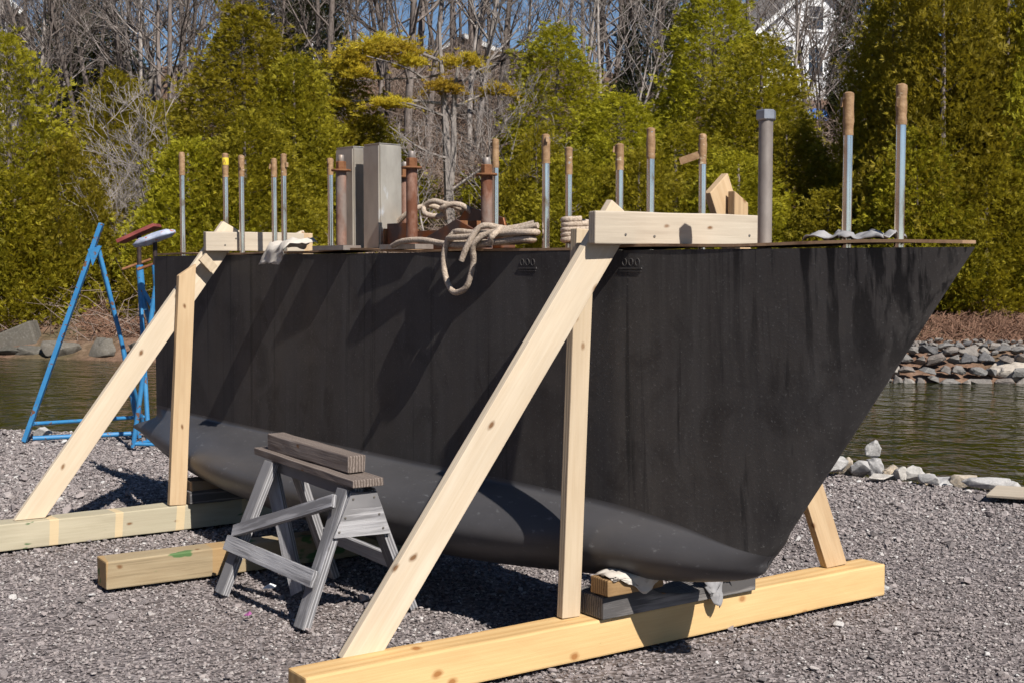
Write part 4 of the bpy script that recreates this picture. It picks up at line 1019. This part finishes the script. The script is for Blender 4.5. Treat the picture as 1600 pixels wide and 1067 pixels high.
CL = [  # column, distance, top row, width in pixels, mesh, label
    (18, 31.6, 62, 190, 0, 'tall cedar at the left picture edge below the shingled gable'),
    (98, 31.3, 225, 165, 3, 'shorter rounded cedar left of the empty blue stand'),
    (30, 30.6, 270, 200, 3, 'low bushy cedar over the leaning slab at the far left'),
    (185, 40, 118, 170, 4, 'cedar halfway up the slope behind the pale bare saplings'),
    (262, 41, 165, 140, 3, 'small cedar on the slope between two grey trunks, upper left'),
    (388, 35, 18, 205, 2, 'tallest pointed cedar of the left-centre clump'),
    (300, 31.5, 222, 190, 3, 'low wide cedar directly behind the leftmost keel bolt'),
    (462, 34, 92, 190, 1, 'cedar right of the tallest one in the left-centre clump'),
    (392, 31.5, 180, 200, 4, 'dense cedar in front of the tallest one, behind the aft plank'),
    (520, 36, 100, 160, 0, 'cedar behind the square steel columns under the pine boughs'),
    (245, 30.2, 372, 110, 3, 'lowest cedar bush at the water behind the cloth padded stand'),
    (585, 37, 185, 150, 4, 'dark cedar directly behind the square steel columns'),
    (868, 36, 48, 165, 2, 'slender pointed cedar right of the open leafy slope'),
    (965, 34, 150, 200, 1, 'broad cedar behind the rods in the middle of the keel'),
    (838, 33.5, 205, 120, 3, 'low cedar at the right rim of the open leafy slope'),
    (1112, 37, -20, 185, 2, 'tall cedar left of the white house'),
    (1186, 34, 62, 190, 0, 'wide conical cedar whose right flank borders the white house'),
    (1060, 31.5, 198, 185, 4, 'cedar behind the near cross plank'),
    (1228, 31, 196, 170, 4, 'cedar behind the thick hex headed bolt'),
    (892, 30.5, 245, 180, 3, 'low cedar behind the small rope coil'),
    (1000, 29.5, 238, 170, 3, 'low cedar above the pale near brace top'),
    (1150, 29.0, 242, 190, 3, 'low cedar behind the angled timber ends'),
    (1290, 28.0, 300, 125, 3, 'low cedar left of the two bow bolts'),
    (1392, 29.5, -40, 160, 2, 'dark tall cedar right of the white house'),
    (1468, 27.6, -100, 205, 0, 'tall cedar behind the bow tip'),
    (1562, 28.4, -70, 190, 2, 'tall cedar close to the right picture edge'),
    (1640, 27.0, -20, 170, 1, 'cedar cut off by the right picture edge'),
    (1430, 26.6, 205, 170, 4, 'shorter cedar behind the two bow bolts'),
    (1540, 26.5, 250, 190, 3, 'low cedar above the riprap at the right'),
    (1425, 30.5, -60, 190, 0, 'tall cedar filling the gap behind the two bow bolts, back row'),
    (1515, 30.0, -90, 190, 1, 'tall cedar in the back row at the right, between two nearer ones'),
    (1600, 29.5, -60, 190, 4, 'tall back row cedar at the right picture edge'),
    (1345, 28.0, 292, 110, 3, 'small cedar between the hex headed bolt and the bow bolts')]
for i, (px, b, ty, wpx, mi, lb) in enumerate(CL):
    p = at(px, b); zg = hill_z(*ab(p)); H = z_at(ty, b) - zg; c, t, mh, mr = cm[mi]
    sxy = (wpx / FPX * b / 2) / mr * 1.2
    plant_tree('cedar_tree', lb, px, b, c, t, (sxy, sxy, (H + 0.25) / mh), i * 1.37, GC, zoff=-0.25)

# bare deciduous trees
def bare_tree(seed, H=9.0, r0=0.13, nb=15, spread=0.9, fork=1, twig=5):
    q = random.Random(seed); mb = MB()
    def rv(): return Vector((q.gauss(0, 1), q.gauss(0, 1), q.gauss(0, 1))).normalized()
    def walk(p, d, L, n, wob, trop):
        pts = [p.copy()]; d = d.normalized()
        for i in range(n):
            d = (d + rv() * wob + Vector((0, 0, trop))).normalized(); p = p + d * (L / n); pts.append(p.copy())
        return pts
    def rad(r, n, e=0.25): return [r * (1 - (1 - e) * i / n) for i in range(n + 1)]
    stems = []
    for f in range(fork):
        d = Vector((0, 0, 1)) + rv() * (0.05 if fork == 1 else 0.22); stems.append(walk(Vector((0.12 * f, 0, -0.4)), d, H * q.uniform(0.85, 1.0), 11, 0.055, 0.05))
    for st in stems:
        mb.tube(st, rad(r0 / math.sqrt(fork), 11, 0.12), 7, False)
        for k in range(nb // fork + 2):
            u = 0.22 + 0.76 * (k + q.random()) / (nb // fork + 2); i = min(int(u * 11), 10); p = st[i].lerp(st[i + 1], u * 11 - i)
            a = k * 2.4 + q.uniform(-.5, .5); d = Vector((math.cos(a), math.sin(a), q.uniform(0.35, 1.1)))
            L = H * spread * 0.42 * (1.15 - u * 0.75) * q.uniform(0.6, 1.15); B = walk(p, d, L, 6, 0.16, 0.07)
            rb = max(r0 * 0.36 * (1.1 - u * 0.7), 0.012); mb.tube(B, rad(rb, 6, 0.2), 4, False)
            for j in range(6):
                v = 0.2 + 0.78 * (j + q.random()) / 6; i2 = min(int(v * 6), 5); p2 = B[i2].lerp(B[i2 + 1], v * 6 - i2)
                dd = ((B[i2 + 1] - B[i2]).normalized() + rv() * 0.75 + Vector((0, 0, 0.25))); L2 = L * q.uniform(0.25, 0.5) * (1.2 - v * 0.6)
                C = walk(p2, dd, L2, 4, 0.2, 0.05); mb.tube(C, rad(max(rb * 0.42, 0.008), 4, 0.35), 3, False)
                for m in range(twig):
                    w_ = 0.15 + 0.85 * (m + q.random()) / twig; i3 = min(int(w_ * 4), 3); p3 = C[i3].lerp(C[i3 + 1], w_ * 4 - i3)
                    T = walk(p3, (C[i3 + 1] - C[i3]).normalized() + rv() * 0.8, L2 * q.uniform(0.25, 0.6), 2, 0.25, 0.03); mb.tube(T, [0.006, 0.0055, 0.004], 3, False)
    me = mesh_py('trunk_and_branches', mb.v, mb.f, True); return me
BT = [bare_tree(1, 10, .11, 15), bare_tree(2, 11, .13, 16, 0.8), bare_tree(3, 9, .085, 18, 1.05), bare_tree(4, 10, .13, 16, .9, 2), bare_tree(5, 11, .09, 14, .6), bare_tree(6, 8, .085, 20, 1.1, 3)]
for m_ in BT: m_.materials.append(M_BARK)
SAP = [bare_tree(31, 4.2, .045, 16, 1.3, 1, 6), bare_tree(32, 4.6, .05, 20, 1.5, 3, 5)]
for m_ in SAP: m_.materials.append(M_PALEBARK)
def bare(px, b, H, mi, label, group=None, lean=0.0, mat=None, mesh=None, name='bare_tree', hm=10.0):
    p = at(px, b); zz = hill_z(*ab(p)); s = H / hm
    e = empty(name, (p.x, p.y, zz), 0, label, 'tree', group)
    me = mesh or BT[mi]
    M = Matrix.Translation((p.x, p.y, zz)) @ Matrix.Rotation(lean, 4, FW) @ Matrix.Rotation(px * 0.7 + b, 4, 'Z') @ Matrix.Scale(s, 4)
    o = link('trunk_and_branches', me, None, e, M)
    if mat: o.material_slots[0].link = 'OBJECT'; o.material_slots[0].material = mat
    return e
GB = 'leafless trees on the hillside'
for px, b, H, mi, lb, ln, mt in (
    (110, 44, 11, 1, 'bare grey tree leaning left at the upper left', -0.28, None),
    (262, 43, 12, 4, 'bare tree with a straight trunk above the pale saplings', 0.03, None),
    (226, 45, 11, 0, 'bare slender tree between the leaning tree and the straight trunks, upper left', -0.05, M_PALEBARK),
    (286, 44.5, 12, 3, 'forked bare tree left of the tallest left-centre cedar', 0.05, None),
    (640, 41, 12, 1, 'dark thick bare trunk left of the pine top', 0.02, M_BARK),
    (668, 43, 12, 0, 'bare trunk directly behind the pine boughs', 0.05, None),
    (738, 42, 12, 3, 'tall forked bare tree right of the pine', 0.06, M_PALEBARK),
    (845, 46, 11, 4, 'thin bare tree left of the slender pointed cedar', 0.12, None),
    (942, 41, 10, 2, 'pale bare tree with drooping twigs behind the broad middle cedar', 0.0, M_PALEBARK),
    (985, 42, 10, 5, 'pale many stemmed bare tree left of the tall cedar beside the white house', 0.12, M_PALEBARK),
    (910, 43, 10, 2, 'pale bare tree just right of the slender pointed cedar', 0.0, M_PALEBARK),
    (1215, 45, 9, 3, 'bare tree standing in front of the left corner of the white house', 0.3, None),
    (1258, 44, 10, 4, 'thin dark trunked bare tree in front of the white gable', 0.06, None),
    (1300, 46, 9, 2, 'bushy bare tree in front of the right side of the white house', 0.0, None),
    (1236, 41, 9, 2, 'twiggy bare tree screening the windows of the white gable', -0.05, M_PALEBARK),
    (1285, 42, 8.5, 5, 'many stemmed bare tree screening the lower wall of the white house', 0.05, None),
    (1318, 40, 8, 2, 'twiggy bare tree against the dark tall cedar right of the white house', 0.0, None),
    (495, 46, 12, 0, 'bare tree right of the tallest left-centre cedar', 0.0, None),
    (790, 40, 8, 5, 'thin bare many stemmed tree on the open leafy slope', 0.0, None)):
    bare(px, b, H, mi, lb, GB, ln, mt)
q = random.Random(77)
for k in range(84):
    px = -40 + 1300 * (k + q.uniform(-0.4, 0.4)) / 84; b = q.uniform(42, 68)
    if 800 < px < 880 and b < 60: continue
    if 1190 < px < 1330: continue
    H_ = q.uniform(8.5, 13); mi_ = q.randrange(6); pale = q.random() >= .75
    zone = next(z_ for lim, z_ in ((130, 'above the tall cedar at the left edge'), (240, 'just right of the leaning tree'), (340, 'above the pale saplings'), (440, 'behind the tallest left-centre cedar'),
            (540, 'left of the pine boughs'), (640, 'behind the pine boughs'), (720, 'behind the pine trunk'), (800, 'right of the pine top'), (900, 'behind the slender pointed cedar'),
            (1000, 'above the broad middle cedar'), (1100, 'left of the tall cedar by the white house'), (2000, 'behind the tall cedar by the white house')) if px < lim)
    kind = ('pale' if pale else 'grey') + (' forked' if mi_ in (3, 5) else ' straight') + (' tall' if H_ > 11 else '')
    lb = kind + ' leafless tree ' + zone + (', far row' if b > 56 else ', near row')
    bare(px, b, H_, mi_, lb, 'leafless trees of the hilltop woods', q.uniform(-.08, .08), M_PALEBARK if pale else M_BARK)
for px, b, H, mi, lb, ln in ((298, 33.5, 4.6, 0, 'pale bare sapling fanning out right above the keel tail', -0.35), (270, 34.5, 4.8, 1, 'pale many stemmed sapling on the slope at left', -0.25),
                             (205, 32.0, 3.2, 1, 'pale bare sapling above the empty blue stand', -0.3), (180, 33, 3.0, 0, 'thin pale sapling by the dark hollow at left', 0.1),
                             (775, 34, 4.5, 1, 'bare multi stemmed sapling on the open slope behind the rusty sleeve', 0.05), (668, 34, 4.0, 0, 'bare sapling left of the pine trunk', -0.2)):
    bare(px, b, H, 0, lb, 'pale saplings on the lower slope', ln, None, SAP[mi], 'bare_sapling', 4.4)
# dark evergreens high on the slope
for px, b, ty, wpx, mi, lb in ((1020, 47, -60, 120, 2, 'dark evergreen left of the tall cedar, high on the slope'), (498, 50, -60, 110, 0, 'dark evergreen rising behind the left-centre clump'),
                               (120, 54, -20, 130, 1, 'dark evergreen at the hilltop on the far left'), (165, 54, 10, 140, 4, 'dark evergreen between bare trunks at the upper left'),
                               (790, 58, 90, 90, 0, 'dark evergreen beside the middle white house'), (410, 52, -70, 140, 2, 'dark evergreen behind the tallest left-centre cedar'),
                               (1340, 46, -60, 110, 2, 'dark evergreen at the right corner of the white house')):
    p = at(px, b); zg = hill_z(*ab(p)); H = z_at(ty, b) - zg; c, t, mh, mr = cm[mi]; sxy = (wpx / FPX * b / 2) / mr
    plant_tree('evergreen_tree', lb, px, b, c, t, (sxy, sxy, H / mh), px * 0.3, 'dark evergreens behind the cedars', mat=M_DARKEV)

# the pine with yellow-green tufts
def pine():
    b = 35.0; p0 = at(706, b); zg = hill_z(*ab(p0)); e = empty('pine_tree', (p0.x, p0.y, zg), 0, 'slender twin trunked pine with flat yellow-green tufts behind the keel', 'pine tree')
    Q = lambda px, py, db=0.0: atp(px, py, b + db)
    mb = MB()
    mb.tube(spline([Vector((p0.x, p0.y, zg - .3)), Q(703, 330), Q(700, 260), Q(697, 200), Q(694, 150), Q(690, 95), Q(688, 40)], 4), [0.16 * (1 - .78 * i / 24) for i in range(25)], 7)
    mb.tube(spline([Q(704, 290), Q(709, 240), Q(710, 190), Q(712, 140), Q(720, 90)], 4), [0.11 * (1 - .7 * i / 16) for i in range(17)], 7)
    mb.build('trunk', M_PALEBARK, e)
    limbs = [((694, 150), (640, 112), (575, 92)), ((690, 100), (650, 85), (600, 78)), ((694, 165), (600, 158), (530, 165)), ((711, 150), (740, 118), (775, 105)), ((711, 170), (760, 150), (790, 143)),
             ((692, 120), (660, 125), (560, 130)), ((697, 185), (640, 165), (610, 168)), ((711, 200), (690, 150), (672, 142)), ((703, 300), (760, 260), (800, 235)), ((702, 250), (660, 235), (610, 200))]
    for i, L in enumerate(limbs):
        pts = [Q(*L[0]), Q(*L[1], -0.5 + (i % 3) * .5), Q(*L[2], -0.9 + (i % 4) * .6)]
        S = spline(pts, 5); MB().tube(S, [0.045 * (1 - .75 * k / len(S)) for k in range(len(S))], 5).build('branch', M_PALEBARK, e)
    r = np.random.default_rng(9)
    tufts = [(572, 84, 95, 22), (625, 80, 75, 18), (645, 100, 45, 14), (548, 105, 40, 12), (565, 118, 45, 12), (722, 100, 62, 16), (695, 138, 55, 16), (775, 143, 48, 12), (612, 163, 70, 12), (528, 163, 40, 10), (560, 95, 40, 16), (735, 96, 30, 10), (600, 70, 60, 14)]
    for px, py, wx, hy in tufts:
        hy *= 1.5; n = int(wx * 4.0); V = []; c0 = np.array(Q(px, py, r.uniform(-.6, .3))); sx = wx / FPX * b / 2; sz = hy / FPX * b / 2
        for k in range(n):
            u = r.normal(0, 0.56, 3); base = c0 + np.array(RT) * u[0] * sx + np.array(FW) * u[1] * sx * 0.8 + np.array([0, 0, 1]) * (u[2] * sz * 0.8 - 0.10 * u[0] ** 2)
            for m in range(14):
                d = r.normal(0, 1, 3); d[2] = abs(d[2]) * 0.9 + 0.1; d /= np.linalg.norm(d); s_ = np.cross(d, r.normal(0, 1, 3)); s_ /= np.linalg.norm(s_)
                L = r.uniform(0.08, 0.15); V += [base + s_ * 0.011, base + d * L, base - s_ * 0.011]
        V = np.array(V); link('needle_tuft', mesh_np('needle_tuft', V, np.arange(len(V)).reshape(-1, 3)), M_PINEN, e)
pine()

# brush, twigs and dead leaves on the slope (uncountable)
def brush():
    q = random.Random(4); mb = MB()
    for k in range(9500):
        px = q.uniform(-20, 1360) if q.random() < .8 else q.uniform(600, 830)
        a_, b = 0, 0; b = q.uniform(28, 58); p = at(px, b); t = b - far_shore(ab(p)[0])
        if t < 0.8: continue
        p.z = hill_z(*ab(p)); L = q.uniform(0.5, 1.6) * (1.0 if b < 38 else 1.9); d = Vector((q.gauss(0, .7), q.gauss(0, .7), q.uniform(.2, 1.0))).normalized()
        m = p + d * L * .5; e = m + (d + Vector((q.gauss(0, .5), q.gauss(0, .5), q.uniform(-.9, .2)))).normalized() * L * .5
        mb.tube([p, m, e], [0.011, 0.008, 0.004], 3, False)
    o = mb.build('underbrush', M_TWIG); tag(o, 'tangle of bare twigs covering the leafy slope', 'underbrush', kind='stuff')
    mb = MB()
    for k in range(3400):
        if q.random() < .72: px = q.uniform(1330, 1740); t = q.uniform(1.7, 3.6)
        else: px = q.uniform(120, 260); t = q.uniform(1.0, 3.5)
        a_ = (px - 800) / FPX * (23.5 if px > 800 else 29); b = far_shore(a_) + t; p = at(px, b); p.z = hill_z(*ab(p))
        L = q.uniform(.15, .5); d = Vector((q.gauss(0, .8), q.gauss(0, .8), q.uniform(.1, .9))).normalized(); m = p + d * L * .6
        mb.tube([p, m, m + Vector((q.gauss(0, .5), q.gauss(0, .5), -.3)) * L * .6], [0.008, 0.006, 0.003], 3, False)
    o = mb.build('dry_grass', M_DRY); tag(o, 'dry reddish brown brush on the bank above the riprap', 'dry brush', kind='stuff')
    r = np.random.default_rng(8); n = 26000; px = r.uniform(80, 1380, n); b = r.uniform(27, 50, n); C = []
    for i in range(n):
        p = at(px[i], b[i]); A_ = ab(p)
        if b[i] - far_shore(A_[0]) < 1.2: continue
        C.append((p.x, p.y, hill_z(*A_) + 0.02))
    C = np.array(C); n = len(C); d = r.normal(0, 1, (n, 3)); d[:, 2] *= .5; d /= np.linalg.norm(d, axis=1)[:, None]; s = np.cross(d, r.normal(0, 1, (n, 3))); s /= np.linalg.norm(s, axis=1)[:, None]
    L = r.uniform(.03, .075, n)[:, None]; V = np.stack([C - d*L, C + s*L*.6, C + d*L, C - s*L*.6], 1).reshape(-1, 3)
    o = link('leaf_litter', mesh_np('leaf_litter', V, np.arange(len(V)).reshape(-1, 4)), M_LEAF); tag(o, 'carpet of dead brown leaves on the slope', 'leaf litter', kind='stuff')
brush()

# ------------------------------------------------------------------ houses on the hilltop
def house(label, px, b, wid, dep, hwall, hroof, py_base, mat, wins, rot=0.0, roofmat=M_ROOF, name='house', cat='house'):
    """gable end faces the camera. local x right, y away, z up; windows (x, z, w, h) on the gable wall"""
    c = at(px, b); z0 = z_at(py_base, b); x = Matrix.Rotation(rot, 3, 'Z') @ RT; y = Matrix.Rotation(rot, 3, 'Z') @ FW
    M = frame((c.x, c.y, z0), x, y); e = empty(name, (c.x, c.y, z0), 0, label, cat)
    L = lambda v: M @ Vector(v); w2 = wid / 2
    pts = [(-w2, -3.0), (w2, -3.0), (w2, hwall), (0, hwall + hroof), (-w2, hwall)]
    prism('wall', pts, dep, M @ Matrix.Translation((0, dep / 2, 0)), mat, e, 0)
    th = math.atan2(hroof, w2); ln = math.hypot(w2, hroof) + 0.35
    for s in (-1, 1):
        d = Vector((s * math.cos(th), 0, -math.sin(th))); o0 = Vector((0, dep / 2, hwall + hroof + 0.09))
        A_ = M @ o0; B_ = M @ (o0 + d * ln); timber('roof', A_, B_, dep + 0.6, 0.12, M.to_3x3() @ d.cross(Vector((0, 1, 0))), roofmat, e, bev=0.01, n=2, jit=0)
        A2 = M @ (Vector((0, -0.33, hwall + hroof + 0.02))); timber('rake_trim', A2, M @ (Vector((0, -0.33, hwall + hroof + 0.02)) + d * ln), 0.05, 0.2, M.to_3x3() @ d.cross(Vector((0, 1, 0))), M_TRIM, e, bev=0.005, n=2, jit=0)
    nb = int((hwall + hroof) / 0.22)
    for k in range(nb):       # clapboards as proud courses on the gable wall
        z = 0.22 * k; half = w2 if z < hwall else w2 * (1 - (z - hwall) / hroof)
        if half < 0.15: continue
        mb = MB(); mb.box((0, -0.012, z + 0.1), (half, 0.014, 0.1), Matrix.Rotation(0.06, 3, 'X')); mb.build('clapboard', mat, e, M, smooth=False)
    for wx, wz, ww, wh in wins:
        fr = MB(); 
        for q_ in ((wx, wz + wh/2 + .05, ww/2 + .1, .05), (wx, wz - wh/2 - .05, ww/2 + .1, .05), (wx - ww/2 - .05, wz, .05, wh/2), (wx + ww/2 + .05, wz, .05, wh/2), (wx, wz, ww/2, .02)): fr.box((q_[0], -0.05, q_[1]), (q_[2], 0.035, q_[3]))
        f = fr.build('window', M_TRIM, e, M, smooth=False)
        mb = MB(); mb.box((wx, -0.035, wz), (ww/2, 0.012, wh/2)); mb.build('pane', M_GLASS, f, M, smooth=False)
    return e, M
house('white gabled house with tall windows on the hilltop behind bare trees', 1268, 58, 5.6, 7, 3.2, 2.3, 172, M_WHITE, [(0.0, 3.9, .7, 1.0), (-1.5, 2.0, .7, 1.2), (0.0, 2.0, .7, 1.2), (1.5, 2.0, .7, 1.2)], 0.3)
house('white house glimpsed through the pine at the hilltop', 730, 66, 5.6, 7, 2.4, 1.3, 178, M_WHITE, [(-1.8, 1.5, .8, 1.2), (-0.6, 1.5, .8, 1.2), (0.7, 1.5, .8, 1.2), (1.9, 1.5, .8, 1.2)], -0.3)
house('white house glimpsed above the tallest left-centre cedar', 474, 66, 3.6, 6, 2.2, 1.2, 112, M_WHITE, [(-1, 1.4, .8, 1.2), (1, 1.4, .8, 1.2)], 0.4)
house('grey shingled gable with white trim at the upper left picture edge', -28, 52, 3.0, 7, 2.9, 1.35, 130, M_GREYSH, [(0.75, 2.0, .7, 1.1)], 0.25)
def shed():
    c = at(732, 47); z0 = z_at(208, 47); M = frame((c.x, c.y, z0), RT, FW)
    e = empty('deck_platform', (c.x, c.y, z0), 0, 'dark wooden deck on posts on the slope right of the pine', 'deck')
    mb = MB(); mb.box((0, 1, 0.75), (0.9, 1.0, .06)); mb.build('deck_floor', M_DECK, e, M, smooth=False)
    for x in (-.8, 0, .8):
        mb = MB(); mb.box((x, 0.1, 0.1), (.05, .05, .6)); mb.build('post', M_DECK, e, M, smooth=False)
    mb = MB(); mb.box((0, 0.05, 1.25), (.9, .03, .05)); mb.build('railing', M_DECK, e, M, smooth=False)
shed()
def tarp():
    c = at(1292, 52); z0 = z_at(203, 52); M = frame((c.x, c.y, z0), RT, FW); V = []; F = []
    for j in range(9):
        for i in range(17):
            u = i / 16 * 2 - 1; v = j / 8; V.append((u * 1.1, v * 1.4 + 0.06 * math.sin(u * 9), 0.85 * math.sin(v * 2.0) + 0.05 * math.sin(u * 7 + v * 5)))
    F = [(j*17+i, j*17+i+1, (j+1)*17+i+1, (j+1)*17+i) for j in range(8) for i in range(16)]
    o = link('tarpaulin', mesh_py('tarpaulin', V, F, True), M_TARP, None, M); o.modifiers.new('t', 'SOLIDIFY').thickness = 0.02
    tag(o, 'bright blue tarpaulin over a heap below the white house', 'tarpaulin')
tarp()

# ------------------------------------------------------------------ small litter on the gravel
def scrap(name, p, s, mat, label, rz):
    V = [(-s, -s*.5, .0), (s, -s*.6, .006), (s*1.1, s*.5, .012), (0, s*.7, .02), (-s*.9, s*.4, .008)]; 
    o = link(name, mesh_py(name, V, [(0, 1, 2, 3, 4)]), mat, None, Matrix.Translation(p) @ Matrix.Rotation(rz, 4, 'Z')); o.modifiers.new('t', 'SOLIDIFY').thickness = .002
    tag(o, label, 'scrap')
scrap('paper_scrap', (-1.77, 0.66, 0.012), 0.028, M_PAPER, 'white scrap of paper on gravel under the sawhorse', 0.8)
scrap('petal', (-1.36, 0.37, 0.012), 0.018, M_PINK, 'tiny pink petal on gravel in front of the sawhorse', 0.2)
